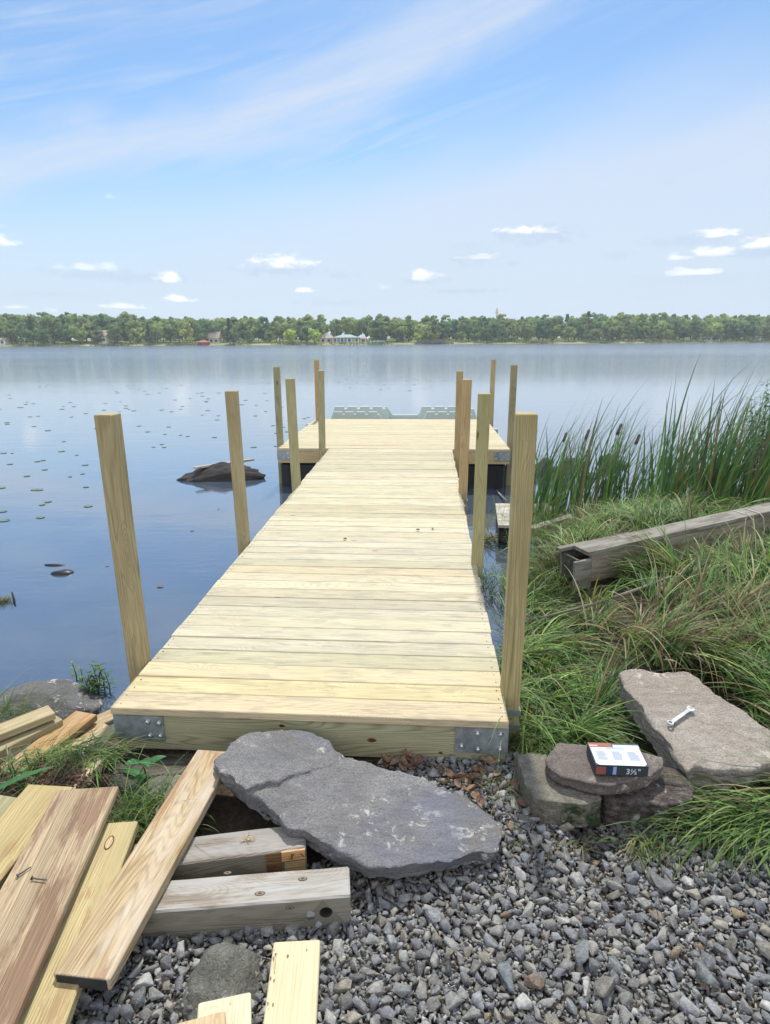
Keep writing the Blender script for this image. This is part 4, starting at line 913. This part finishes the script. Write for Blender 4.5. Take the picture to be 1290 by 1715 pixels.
# old float by the walkway
fo=empty('old_float',P(862,914,.0)); fo.rotation_euler=(0,0,R(-8)); tag(fo,'old weathered float section with grey planks over a black side between walkway and bank','float')
mb=MB()
for k in range(6): mb.board(Matrix.Translation((-.19,.07+k*.16,.235))@Matrix.Rotation(0,4,'Z'),.36,.15,.035,tuple(random.uniform(1.5,1.9) for _ in range(1))*3,seg=1)
mb.build('planking',M['old'],fo); mb=MB(); rbox(mb,(-.01,.48,.02),(.33,.93,.34),.02); mb.build('float_body',M['black'],fo)
ol=loose('timber','weathered grey timber leading into the grass behind the old float','timber',(886,878),(893,890),(960,862),.22,.24,.09,'old',(1.3,1.3,1.25),w=.10); ol['category']='timber'
# ------------------------------------------------------------ screw box and wrench
zc=.521
c0=P(998,1282,zc+.036); c1=P(1087,1285,zc+.036); X_=(c1-c0); wB=X_.length; X_.normalize(); X_.z=0; X_.normalize(); Yv=Vector((-X_.y,X_.x,0)); Zv=Vector((0,0,1))
sb=empty('screw_box',(0,0,0)); sb.matrix_world=Matrix.Translation(Vector((c0.x,c0.y,zc-.008)))@Matrix((X_,Yv,Zv)).transposed().to_4x4()
tag(sb,'small cardboard screw box with white label and 3½ inch marking on the flat stone','box')
def flat(col,n,r=.55): return plain(n,col,r,var=.05,sc=200)
dB,hB=.135,.043
wall=flat((.035,.045,.055),'carton_black'); white=flat((.52,.56,.62),'white_label'); brick=flat((.26,.09,.06),'red_brown_print'); blue=flat((.28,.36,.58),'blue_print')
mb=MB(); t=.0015
mb.box((wB/2,t/2,hB/2),(wB,t,hB)); mb.box((wB/2,dB-t/2,hB/2),(wB,t,hB)); mb.box((t/2,dB/2,hB/2),(t,dB-2*t-.0004,hB)); mb.box((wB-t/2,dB/2,hB/2),(t,dB-2*t-.0004,hB)); mb.box((wB/2,dB/2,t/2+.0005),(wB-2*t-.0004,dB-2*t-.0004,t)); mb.build('carton',wall,sb)
lidr=Matrix.Rotation(R(-2.5),4,'X')
lid=MB(); lid.box((wB/2,dB/2,0),(wB-.001,dB+.004,.0014)); lo=lid.build('lid',wall,sb); lo.location=(0,0,hB+.004); lo.rotation_euler=(R(1.5),0,0)
def patch(par,nm,x0,y0,x1,y1,z,mat,cutc=0):
    mb=MB(); c_=cutc; vs=[(x0+c_,y0,z),(x1-c_,y0,z),(x1,y0+c_,z),(x1,y1,z),(x0,y1,z),(x0,y0+c_,z)] if c_ else [(x0,y0,z),(x1,y0,z),(x1,y1,z),(x0,y1,z)]
    vs2=[(a,b,z+.0004) for a,b,_ in vs]; n=len(vs); mb.add(vs+vs2,[tuple(range(n))[::-1],tuple(range(n,2*n))]+[(i,(i+1)%n,n+(i+1)%n,n+i) for i in range(n)]); return mb.build(nm,mat,par)
pw=patch(lo,'label',.004,-.001,wB-.004,dB*.80,.0012,white,.012)
patch(lo,'label_strip',wB*.48,dB*.81,wB-.002,dB*.93,.0012,white); patch(lo,'brick_print',.001,dB*.81,wB*.46,dB+.001,.0013,brick); patch(lo,'pink_print',.003,dB*.84,wB*.18,dB*.90,.0019,flat((.6,.4,.38),'pink_print'))
txt=flat((.16,.21,.30),'small_print'); mb=MB()
mb.box((wB*.5,dB*.74,.0021),(wB*.34,.003,.0004))
for cx_ in (.2,.5,.8):
    for r_ in range(9):
        l=wB*.2*random.uniform(.75,1); mb.box((wB*cx_-(wB*.2-l)/2,dB*(.60-r_*.045),.0021),(l,.0016,.0004))
mb.build('small_print',txt,lo)
def fpatch(nm,x0,x1,z0,z1,mat,off=.0003):
    mb=MB(); mb.box(((x0+x1)/2,-off,(z0+z1)/2),(x1-x0,.0006,z1-z0)); return mb.build(nm,mat,sb)
fpatch('brick_print',.003,wB*.20,.004,hB-.004,brick); fpatch('picture_print',wB*.215,wB*.33,.004,hB-.006,flat((.02,.035,.09),'navy_print')); fpatch('blue_print',wB*.335,wB*.40,.004,hB-.002,blue)
def text(body,size,mat,par,loc,rot):
    cu=bpy.data.curves.new('t','FONT'); cu.body=body; cu.size=size; cu.extrude=.0003; cu.offset=size*.02; to=bpy.data.objects.new('t',cu); COL.objects.link(to)
    bpy.context.view_layer.update(); me=bpy.data.meshes.new_from_object(to.evaluated_get(bpy.context.evaluated_depsgraph_get())); bpy.data.objects.remove(to)
    o=link('size_marking',me,mat,par); o.data.materials.clear(); o.data.materials.append(mat); o.location=loc; o.rotation_euler=rot; return o
text('3½"',.034,white,sb,(wB*.58,-.0008,.009),(math.pi/2,0,0))
# wrench
wm=plain('chrome_steel',(.46,.48,.48),.4,.35)
a=P(1122,1216,.50-.14*2.5+.002,0,.14); b=P(1159,1190,.50-.14*2.5+.002,0,.14); X_=(b-a); LWr=X_.length*.92; X_.normalize(); nrm=Vector((0,-.14,1)).normalized(); Yv=nrm.cross(X_).normalized(); Zv=X_.cross(Yv)
we=empty('wrench',(0,0,0)); we.matrix_world=Matrix.Translation(a+Vector((0,0,.012)))@Matrix((X_,Yv,Zv)).transposed().to_4x4(); tag(we,'small shiny combination wrench lying on the pinkish slab','wrench')
def extr(pts,th,nm,hole=None):
    bm=bmesh.new(); f=bm.faces.new([bm.verts.new((x_,y_,0)) for x_,y_ in pts]); bmesh.ops.triangulate(bm,faces=[f])
    r=bmesh.ops.extrude_face_region(bm,geom=bm.faces[:]); bmesh.ops.translate(bm,verts=[v for v in r['geom'] if isinstance(v,bmesh.types.BMVert)],vec=(0,0,th)); bmesh.ops.recalc_face_normals(bm,faces=bm.faces)
    me=bpy.data.meshes.new(nm); bm.to_mesh(me); bm.free(); return link(nm,me,wm,we)
extr([(.012,-.008),(LWr-.012,-.0075),(LWr-.012,.0075),(.012,.008)],.0055,'shaft')
jw=.017; extr([(LWr-.020,-.008),(LWr-.008,-jw),(LWr+.008,-jw),(LWr+.014,-.009),(LWr+.002,-.006),(LWr-.003,.0),(LWr+.002,.007),(LWr+.016,.010),(LWr+.008,jw),(LWr-.008,jw),(LWr-.020,.008)],.007,'open_jaw')
mb=MB(); n=24
for i in range(n):
    a0=2*math.pi*i/n; a1=2*math.pi*(i+1)/n; ro,ri=.0145,.0085; q_=lambda a,r,z:(r*math.cos(a),r*math.sin(a),z)
    mb.add([q_(a0,ro,0),q_(a1,ro,0),q_(a1,ri,0),q_(a0,ri,0),q_(a0,ro,.009),q_(a1,ro,.009),q_(a1,ri,.009),q_(a0,ri,.009)],[(0,3,2,1),(4,5,6,7),(0,1,5,4),(2,3,7,6)])
mb.build('ring_end',wm,we)
# nails on the brown plank
nm_=plain('old_nail',(.10,.09,.085),.6,.6)
for (a,b,lb) in (((30,1466),(52,1452),'dark bent nail lying higher on the broad brown plank'),((54,1471),(78,1474),'dark straight nail lying lower on the broad brown plank')):
    mb=MB(); p=P(*a,.5285); q2=P(*b,.5285); mb.tube([p,q2],[.0028,.002],6); mb.tube([p,p+(p-q2).normalized()*.003],[.006,.006],8); tag(mb.build('nail',nm_),lb,'nail')

# ------------------------------------------------------------ dead leaves
def leaf_mesh(seed):
    rr=random.Random(seed); mb=MB(); n=7; vs=[];fs=[]
    cu=rr.uniform(.25,.7); tw=rr.uniform(-.5,.5)
    for k in range(n+1):
        t=k/n; hw=.36*math.sin(math.pi*(t*.94+.03))**.7; 
        for j in (-1,-.5,0,.5,1):
            vs.append((t-.5,hw*j,cu*(abs(j)**1.5*hw*1.6)+.25*cu*(t-.5)**2*4+tw*j*hw*(t-.5)+.02*math.sin(k*3+j*4)))
    for k in range(n):
        for j in range(4): o=k*5+j; fs.append((o,o+1,o+6,o+5))
    mb.add(vs,fs,tint=(1,1,1)); return mb
def deadmat():
    N=NT('dry_leaf'); v=N.obj(); r=N.node('ShaderNodeObjectInfo').outputs['Random']
    c=N.mix(r,(.21,.125,.08),(.12,.065,.045)); c=N.mix(N.mr(N.noise(v,6,4),.4,.7),c,(.27,.18,.12)); return N.fin(c,.8)
dm=deadmat(); lm=[leaf_mesh(i).mesh('dead_leaf',True) for i in range(5)]
for m_ in lm: m_.materials.append(dm)
spots=[(rng.normal(668,16),rng.normal(1281,6)) for _ in range(17)]+[(rng.normal(782,22),rng.normal(1312,10)) for _ in range(20)]+[(650,1273),(655,1268),(796,1345),(803,1352),(810,1280),(840,1285),(820,1285),(860,1330),(790,1370)]+[(rng.uniform(600,880),rng.uniform(1275,1400)) for _ in range(10)]+[(1098,1532)]
for i,(a,b) in enumerate(spots):
    p=P(a,b,.33); o=bpy.data.objects.new('dead_leaf',lm[i%5]); COL.objects.link(o); s=rng.uniform(.03,.06); o.location=(p.x,p.y,float(gz(p.x,p.y))+rng.uniform(.03,.05)); o.scale=(s,s,s)
    o.rotation_euler=(rng.normal(0,.6),rng.normal(0,.5),rng.uniform(0,6.28))
    if i==len(spots)-1: tag(o,'lone reddish leaf in the middle of the gravel','leaf')
    else: tag(o,'curled brown dead leaf on the gravel in front of the walkway','leaf','dead leaves between flagstone and walkway')
# leaf crumbs on the deck
for i,(a,b,lb) in enumerate(((700,890,'dark leaf scrap cluster on the right half of the walkway'),(725,888,'small twiggy scrap beside the leaf scrap cluster on the walkway'),(578,905,'tiny curled scrap on the middle of the walkway'))):
    p=P(a,b,.57); o=bpy.data.objects.new('dead_leaf',lm[i]); COL.objects.link(o); o.location=(p.x,p.y,.543+(p.y-2.5)*.0115+.008); o.scale=(.035,.03,.03); o.rotation_euler=(0,0,i*1.3); tag(o,lb,'leaf')
# soil heap on planks
mb=MB(); 
for k in range(420):
    q1=P(rng.normal(100,22),rng.normal(1302,12),.44); r=rng.uniform(.003,.009); mb.box((q1.x,q1.y,.432+abs(rng.normal(0,.008))),(r*2,r*1.6,r),Matrix.Rotation(rng.uniform(0,3),4,'Z')@Matrix.Rotation(rng.uniform(0,3),4,'X'))
tag(mb.build('dirt',plain('brown_dirt',(.10,.06,.04),.95,var=.5)),'crumbly brown dirt spilled over the pale plank','dirt',kind='stuff')

# ------------------------------------------------------------ lily pads
lp=MB(); n=14; vs=[(0,0,.0)]+[(math.cos(.25+i*(5.8/n)),math.sin(.25+i*(5.8/n)),.0) for i in range(n+1)]
vs2=[(a,b,.04) for a,b,_ in vs]; N_=len(vs)
lp.add(vs+vs2,[(N_,N_+i+1,N_+i+2) for i in range(n)]+[(0,i+2,i+1) for i in range(n)]+[(i+1,i+2,N_+i+2,N_+i+1) for i in range(n)],tint=(.10,.17,.07))
lpm=lp.mesh('lily_pad'); lpm.materials.append(plain('lily_leaf',(.11,.17,.09),.35,var=.3,sc=2))
for i in range(150):
    if i<110: a=rng.uniform(-40,520); b=rng.choice([rng.uniform(655,760),rng.uniform(640,700)]); 
    elif i<130: a,b=rng.uniform(0,200),rng.uniform(760,850)
    else: a,b=rng.uniform(550,760),rng.uniform(620,660)
    if i==0: a,b=68,867
    if i==1: a,b=5,857
    if i==2: a,b=8,872
    p=P(a,b,0); o=bpy.data.objects.new('lily_pad',lpm); COL.objects.link(o); s=rng.uniform(.03,.065)*(1+max(0,(p.y-12)*.03)); o.location=(p.x,p.y,.004); o.scale=(s,s,.1); o.rotation_euler=(0,0,rng.uniform(0,6.28))
    if -.9<p.x<1.5 and p.y<16: o.location.x-=4
    if i==0: tag(o,'pale green lily pad nearest the near left post','lily pad')
    else: tag(o,'small green lily pad floating flat on the lake','lily pad','lily pads on the lake')
for i,(a,b,s) in enumerate(((268,983,.045),(322,889,.04),(366,853,.03),(180,948,.03))):
    p=P(a,b,0); o=bpy.data.objects.new('floating_leaf',lm[i]); COL.objects.link(o); o.location=(p.x,p.y,.006); o.scale=(s*1.5,s*1.2,s*.3); o.rotation_euler=(0,0,i); tag(o,['pale leaf afloat right of the near left post','dead leaf afloat between the two near left posts','tiny dead leaf afloat left of the second left post','dead leaf afloat left of the near left post'][i],'leaf')

# ------------------------------------------------------------ far shore trees
def tree_proto(kind,seed,name):
    rr=np.random.default_rng(seed); e=empty(name,(0,0,0)); Ht=1.
    tr=MB(); tr.tube([(0,0,-.05),(.01,0,.3),(.0,.01,.62),(.01,0,.85)],[.022,.016,.010,.004],6,(1,1,1))
    for k in range(6):
        a=rr.uniform(0,6.28); z=rr.uniform(.3,.7); tr.tube([(0,0,z),(math.cos(a)*.13,math.sin(a)*.13,z+.12)],[.009,.003],4)
    tr.build('trunk',M['bark'],e)
    cl=[]
    if kind=='round':
        for k in range(44):
            v=rr.normal(0,1,3); v/=np.linalg.norm(v); r=rr.uniform(.35,1.)**.5
            cl.append((v[0]*r*.33+.05*math.sin(k),v[1]*r*.33,.54+v[2]*r*(.30+.14*((seed+k)%3)/2),rr.uniform(.05,.15)))
    elif kind=='tall':
        for k in range(34):
            t=rr.random(); w_=.20*math.sin(math.pi*(.15+.8*t))+.03; a=rr.uniform(0,6.28); cl.append((math.cos(a)*w_,math.sin(a)*w_,.10+t*.86,rr.uniform(.06,.11)))
    elif kind=='conifer':
        for k in range(34):
            t=rr.random()**1.2; w_=.20*(1-t)+.01; a=rr.uniform(0,6.28); q=rr.uniform(.4,1.); cl.append((math.cos(a)*w_*q,math.sin(a)*w_*q,.12+t*.86,.03+.045*(1-t)))
    elif kind=='low':
        for k in range(26):
            a=rr.uniform(0,6.28); q=rr.random()**.5; z=rr.random(); cl.append((math.cos(a)*q*.55,math.sin(a)*q*.55,.25+.65*z*(1-q*.5),rr.uniform(.1,.17)))
    Vs=[];n_tot=0;T=[]
    basec={'round':(.26,.34,.15),'tall':(.28,.36,.14),'conifer':(.15,.21,.11),'low':(.16,.20,.045)}[kind]
    for (cx_,cy_,cz_,r) in cl:
        m=46; v=rr.normal(0,1,(m,3)); v/=np.linalg.norm(v,axis=1)[:,None]; p=v*(r*rr.uniform(.55,1.08,m))[:,None]*np.array([1,1,.75])+np.array([cx_,cy_,cz_])
        a=rr.normal(0,1,(m,3)); a/=np.linalg.norm(a,axis=1)[:,None]; b=np.cross(a,v); b/=np.linalg.norm(b,axis=1)[:,None]+1e-6; s=rr.uniform(.020,.040,m)[:,None]
        q=np.stack([p-a*s-b*s*.7,p+a*s-b*s*.5,p+a*s*.8+b*s*.7,p-a*s*.7+b*s],1).reshape(-1,3); Vs.append(q); k=rr.uniform(.75,1.3); T.append(np.repeat(np.array(basec)*k*rr.uniform(.8,1.2,(m,1)),4,axis=0)); n_tot+=m
    V=np.vstack(Vs); Fq=np.arange(n_tot*4).reshape(-1,4); link('crown',np_mesh('crown',V,Fq,np.vstack(T)),M['farleaf'],e); return e
TP=[('round',1,'broadleaf_tree','rounded green broadleaf tree in the woods along the far shore','round broadleaf trees on the far shore'),('round',2,'broadleaf_tree',0,0),('round',3,'broadleaf_tree',0,0),('tall',4,'slender_tree','slender upright green tree in the woods along the far shore','slender trees on the far shore'),('tall',5,'slender_tree',0,0),('conifer',6,'pine_tree','dark pointed conifer in the woods along the far shore','conifers on the far shore')]
protosT=[]; lab={}
for k,s,nm2,lb,gr in TP:
    if lb: lab[k]=(lb,gr)
    protosT.append((k,tree_proto(k,s,nm2)))
tused=set()
def put_tree(idx,x,y,h,wk=1.,label=None,group=None):
    k,pr=protosT[idx]; o=pr if idx not in tused else copy_tree(pr); tused.add(idx)
    o.location=(x,y,float(landz(np.array(x),np.array(y)))); o.scale=(h*wk,h*wk,h); o.rotation_euler=(0,0,rng.uniform(0,6.28))
    lb,gr=lab[k]
    if label: tag(o,label,'tree'); o.pop('group',None)
    else: tag(o,lb,'tree',gr)
clear=[(-33,4,14),(12,30,10)]
def topz(x): return np.interp(x,[-200,-150,-100,-60,0,60,120,200],[15.8,16.2,14.2,13.9,13.8,14.2,15.8,16.0])
rows=[(9,7.2,.62,.30),(20,6.6,.86,.14),(33,6.6,.98,.08),(50,7.2,1.0,.08)]
for ri,(dy,spc,hk,hv) in enumerate(rows):
    x=-225.
    while x<262:
        x+=spc*rng.uniform(.7,1.35)
        sh=float(shoreD(x)); y=sh+dy+rng.uniform(-3,3)
        hh=float(topz(x))*hk*rng.uniform(1-hv*1.3,1+hv*.6)
        z0=float(landz(np.array(x),np.array(y)))
        if ri==0 and (-34<x<-4 or 5<x<28 or 78<x<92 or 150<x<170 or rng.random()<.12): continue
        if ri==1 and (-30<x<-8): continue
        idx=int(rng.choice(6,p=[.23,.23,.22,.14,.14,.04])); 
        put_tree(idx,x,y,hh-z0+1.0,rng.uniform(.9,1.3) if idx<3 else rng.uniform(.9,1.3))
def XY(px_,D): p=PD(px_,575,D); return p.x,p.y
x_,y_=XY(720,308); TPy=tree_proto('low',9,'willow_tree'); TPy.location=(x_,y_,.5); TPy.scale=(8.5,7,7.4); tag(TPy,'bright yellow green willow with a low spreading crown on the far shore','tree')
x_,y_=XY(672,314); o=copy_tree(TPy); o.location=(x_,y_,.5); o.scale=(6,6,9.5); o.children[0].name='trunk'
dead=MB()
def gtree(o,label,tintmul):
    for ch in o.children:
        if ch.type=='MESH' and ch.name.startswith('crown'):
            me=ch.data.copy(); a=me.attributes['tint']; c_=np.empty(len(me.vertices)*4,dtype=np.float32); a.data.foreach_get('color',c_); c_=c_.reshape(-1,4); c_[:,:3]*=tintmul; a.data.foreach_set('color',c_.ravel()); ch.data=me
    tag(o,label,'tree')
o.name='bare_tree'; gtree(o,'greyish thin leaved tree left of the yellow green willow',(1.1,.75,2.2))
for (px_,D,h,lb,ml,idx) in ((487,305,7.5,'bright green small tree left of the low pavilion',(1.6,1.5,.9),0),(527,303,8.0,'fresh green round tree just left of the low pavilion',(1.3,1.5,.9),1),(630,309,12.5,'big dark round tree right of the low pavilion',(.8,.9,.9),2),(700,306,5.5,'small light green tree beside the willow',(1.6,1.6,.9),1),(250,298,9.5,'dark conifer standing forward at the left shore',(1.,1.,1.),5),(385,300,11.5,'tall dark conifer right of the red boathouse',(1.,1.,1.),5)):
    x_,y_=XY(px_,D); o=copy_tree(protosT[idx][1]); o.location=(x_,y_,.5); o.scale=(h,h,h); o.pop('group',None); gtree(o,lb,ml)
# shore brush
n=9000; sx_=rng.uniform(-215,260,n); cl=fieldnoise(sx_,sx_*0,.06,4.); kk=rng.random(n)<.35+1.6*cl; sx_=sx_[kk]; n=len(sx_)
sy_=shoreD(sx_)+rng.uniform(.3,4,n); root=np.column_stack([sx_,sy_,landz(sx_,sy_)])
Vb,Fb,Tb=ribbons(root,rng.uniform(0,6.28,n),rng.uniform(.5,1.3,n),rng.uniform(.3,.7,n),rng.normal(1.3,.2,n),rng.normal(.9,.3,n),np.array([(.12,.18,.05),(.25,.26,.10),(.10,.15,.05),(.33,.30,.15)])[rng.integers(4,size=n)]*rng.uniform(.8,1.2,(n,1)),3)
tag(link('shore_reeds',np_mesh('shore_reeds',Vb,Fb,Tb),M['leaf']),'pale fringe of reeds and weeds along the far waterline','reeds',kind='stuff')

# ------------------------------------------------------------ far buildings
wallw=plain('white_siding',(.72,.71,.66),.8,sc=.5); cream=plain('cream_siding',(.56,.52,.42),.8,sc=.5); roofg=plain('blue_green_roof',(.22,.33,.32),.7,sc=.5); rooft=plain('tan_roof',(.34,.29,.23),.8,sc=.5); roofd=plain('dark_roof',(.12,.11,.10),.8,sc=.5); win=plain('dark_window',(.05,.07,.10),.3,sc=1); red=plain('red_paint',(.32,.05,.045),.6,sc=1); bluep=plain('blue_panel',(.12,.30,.55),.5,sc=1)
def house(name,label,px0,px1,D,hw,hr,wm_,rm_,dep=7,nwin=3,hip=True,cat='house',z0=.6,extra=None):
    a=PD(px0,570,D); b=PD(px1,570,D); w_=b.x-a.x; e=empty(name,((a.x+b.x)/2,D+dep/2,z0)); tag(e,label,cat)
    mb=MB(); mb.box((0,0,hw/2-.3),(w_,dep,hw+.6)); mb.build('wall',wm_,e)
    ov=.5; X2,Y2=w_/2+ov,dep/2+ov; rx=X2-(dep*.55 if hip else 0); rx=max(rx,.2)
    vs=[(-X2,-Y2,hw),(X2,-Y2,hw),(X2,Y2,hw),(-X2,Y2,hw),(-rx,0,hw+hr),(rx,0,hw+hr),(-X2,-Y2,hw-.15),(X2,-Y2,hw-.15),(X2,Y2,hw-.15),(-X2,Y2,hw-.15)]
    mb=MB(); mb.add(vs,[(0,1,5,4),(2,3,4,5),(1,2,5),(3,0,4),(6,9,8,7),(0,6,7,1),(1,7,8,2),(2,8,9,3),(3,9,6,0)]); mb.build('roof',rm_,e)
    for i in range(nwin):
        x_=-w_/2+(i+.5)*w_/nwin; mb=MB(); mb.box((x_,-dep/2-.03,hw*.55),(min(1.3,w_/nwin*.55),.08,1.1)); mb.build('window',win,e)
    return e
pv=house('pavilion','long low pavilion with a blue green roof and white posts on the far shore',557,602,312,2.6,1.6,cream,roofg,9,4,cat='pavilion')
for i in range(8):
    mb=MB(); mb.box((-6.2+i*1.77,-5.6,1.3),(.35,.3,2.6)); mb.build('column',wallw,pv)
for xx in (-2.8,-.8): 
    mb=MB(); mb.box((xx,-4.8,1.0),(1.5,.3,1.6)); mb.build('blue_panel',bluep,pv)
mb=MB(); mb.box((.3,-5.2,2.68),(13,1.8,.16)); mb.build('porch_roof',roofg,pv)
house('house','cream house with a tan roof joined to the left side of the pavilion',536,556,315,2.5,2.6,cream,rooft,8,2)
house('house','small white gabled house right of the pavilion',604,613,313,2.3,1.2,wallw,rooft,6,1)
tn1=empty('canopy_tent',(*XY(620,311),.6)); tag(tn1,'white peaked canopy tent right of the pavilion','tent')
mb=MB(); mb.add([(-2.2,-2.2,2.3),(2.2,-2.2,2.3),(2.2,2.2,2.3),(-2.2,2.2,2.3),(0,0,3.7)],[(0,1,4),(1,2,4),(2,3,4),(3,0,4),(3,2,1,0)]); mb.build('canopy',wallw,tn1)
for sx in(-2,2):
    for sy in(-2,2): mb=MB(); mb.box((sx,sy,1.1),(.12,.12,2.4)); mb.build('pole',wallw,tn1)
tq=empty('fence',(*XY(632,306),.5)); tag(tq,'turquoise railing by the water right of the pavilion','fence'); mb=MB(); mb.box((0,0,1.0),(7,.15,.5)); mb.build('rail',plain('turquoise',(.25,.50,.50),.6),tq)
for i in range(5): mb=MB(); mb.box((-3.4+i*1.7,0,.5),(.12,.12,1.3)); mb.build('fence_post',wallw,tq)
bh=house('boathouse','small red boathouse at the water edge on the left far shore',331,347,297,1.4,.9,red,red,4,2,cat='boathouse',z0=.1)
house('cottage','white cottage peeking through trees at the far left shore',163,178,306,4.0,2.6,wallw,rooft,6,2,False,'cottage')
house('cottage','tiny white shed at the extreme left of the far shore',-2,8,300,2.2,1.,wallw,rooft,4,1,False,'shed')
house('cottage','brown roofed cottage above the red boathouse',350,366,309,2.6,3.2,cream,rooft,6,2,False,'cottage')
house('cottage','dark cottage just left of the yellow green willow',666,678,312,2.0,1.6,roofd,roofd,5,1,False,'cottage')
fn=empty('fence',(*XY(722,305),.5)); tag(fn,'dark wooden fence in front of the yellow green willow','fence')
mb=MB(); mb.box((0,0,.9),(13.5,.15,1.5)); mb.build('panel',plain('dark_fence',(.13,.12,.11),.9,sc=1),fn)
for i in range(7): mb=MB(); mb.box((-6.6+i*2.2,-.12,.9),(.2,.12,1.8)); mb.build('fence_post',roofd,fn)
house('cottage','white gabled cottage half hidden in trees right of the far antenna mast',860,868,340,7.,3.,wallw,rooft,6,1,False,'cottage')
house('cottage','long white cottage with low roof on the right far shore lawn',1176,1206,352,2.6,1.6,wallw,rooft,7,4,False,'cottage')
house('cottage','pale cottage nestled under trees right of centre on the far shore',980,1000,348,2.6,1.6,wallw,roofd,6,3,False,'cottage')
house('cottage','small tan cottage left of the long white cottage',1100,1110,350,3.2,1.8,cream,rooft,5,1,False,'cottage')
house('cottage','white steep gabled cottage at the right end of the far shore',1265,1276,360,3.4,3.0,wallw,rooft,5,1,False,'cottage')
house('cottage','small white cottage in the trees right of the fence',818,826,330,3.0,1.6,wallw,roofd,5,1,False,'cottage')
# boat, floating dock line, mast
bt=empty('boat',(*XY(861,322),0)); bt.location.z=.1; tag(bt,'small white motor boat on the water near the far shore','boat')
mb=MB(); mb.add([(-2,-.7,.5),(1.4,-.7,.55),(2.4,0,.7),(1.4,.7,.55),(-2,.7,.5),(-1.9,-.4,-.2),(1.2,-.4,-.2),(1.9,0,-.1),(1.2,.4,-.2),(-1.9,.4,-.2)],[(0,1,6,5),(1,2,7,6),(2,3,8,7),(3,4,9,8),(4,0,5,9),(5,6,7,8,9),(4,3,2,1,0)]); mb.build('hull',wallw,bt)
mb=MB(); mb.box((.2,0,.85),(1.,.9,.6)); mb.build('cabin',win,bt)
for i,(a,b,D,lb) in enumerate(((770,860,318,'long thin white pier lying parallel to the far shore in the middle'),(868,975,333,'long low seawall along the right part of the far waterline'))):
    p=PD(a,575,D); q2=PD(b,575,D); e=empty('pier',((p.x+q2.x)/2,D,0)); tag(e,lb,'pier'); mb=MB(); mb.box((0,0,.45),(q2.x-p.x,1.4,.2)); mb.build('pier_deck',wallw,e); mb=MB()
    for k in range(9): mb.box((-(q2.x-p.x)/2+k*(q2.x-p.x)/8,0,.0),(.25,.25,.9))
    mb.build('piles',roofd,e)
p=PD(832,535,420); e=empty('lattice_mast',(p.x,420,0)); tag(e,'thin red and grey antenna mast rising above the distant trees','mast')
mb=MB()
for sx,sy in ((-.7,-.4),(.7,-.4),(0,.8)): mb.tube([(sx,sy,0),(sx*.5,sy*.5,21.6)],[.14,.12],4)
for k in range(12):
    z=k*1.75; s=1-.5*z/21.6; mb.tube([(-.7*s,-.4*s,z),(.7*s,-.4*s,z+1.6)],[.07,.07],4); mb.tube([(.7*s,-.4*s,z),(-.7*s,-.4*s,z+1.6)],[.07,.07],4)
mb.build('lattice',plain('mast_red',(.42,.28,.26),.7,sc=1),e); mb=MB(); mb.box((0,0,18.8),(2.4,.5,1.1)); mb.build('antenna',wallw,e)

# ------------------------------------------------------------ thin summer air
mb=MB(); mb.box((0,260,14),(1000,620,36)); hz_=NT('summer_haze'); hz_.n.remove(hz_.b)
pv_=hz_.node('ShaderNodeVolumePrincipled',{'Color':(.80,.88,1.,1),'Density':HAZE,'Anisotropy':.2}); hz_.l.new(pv_.outputs[0],hz_.out.inputs['Volume'])
tag(mb.build('haze',hz_.m),'thin pale summer haze over the lake','haze',kind='stuff')
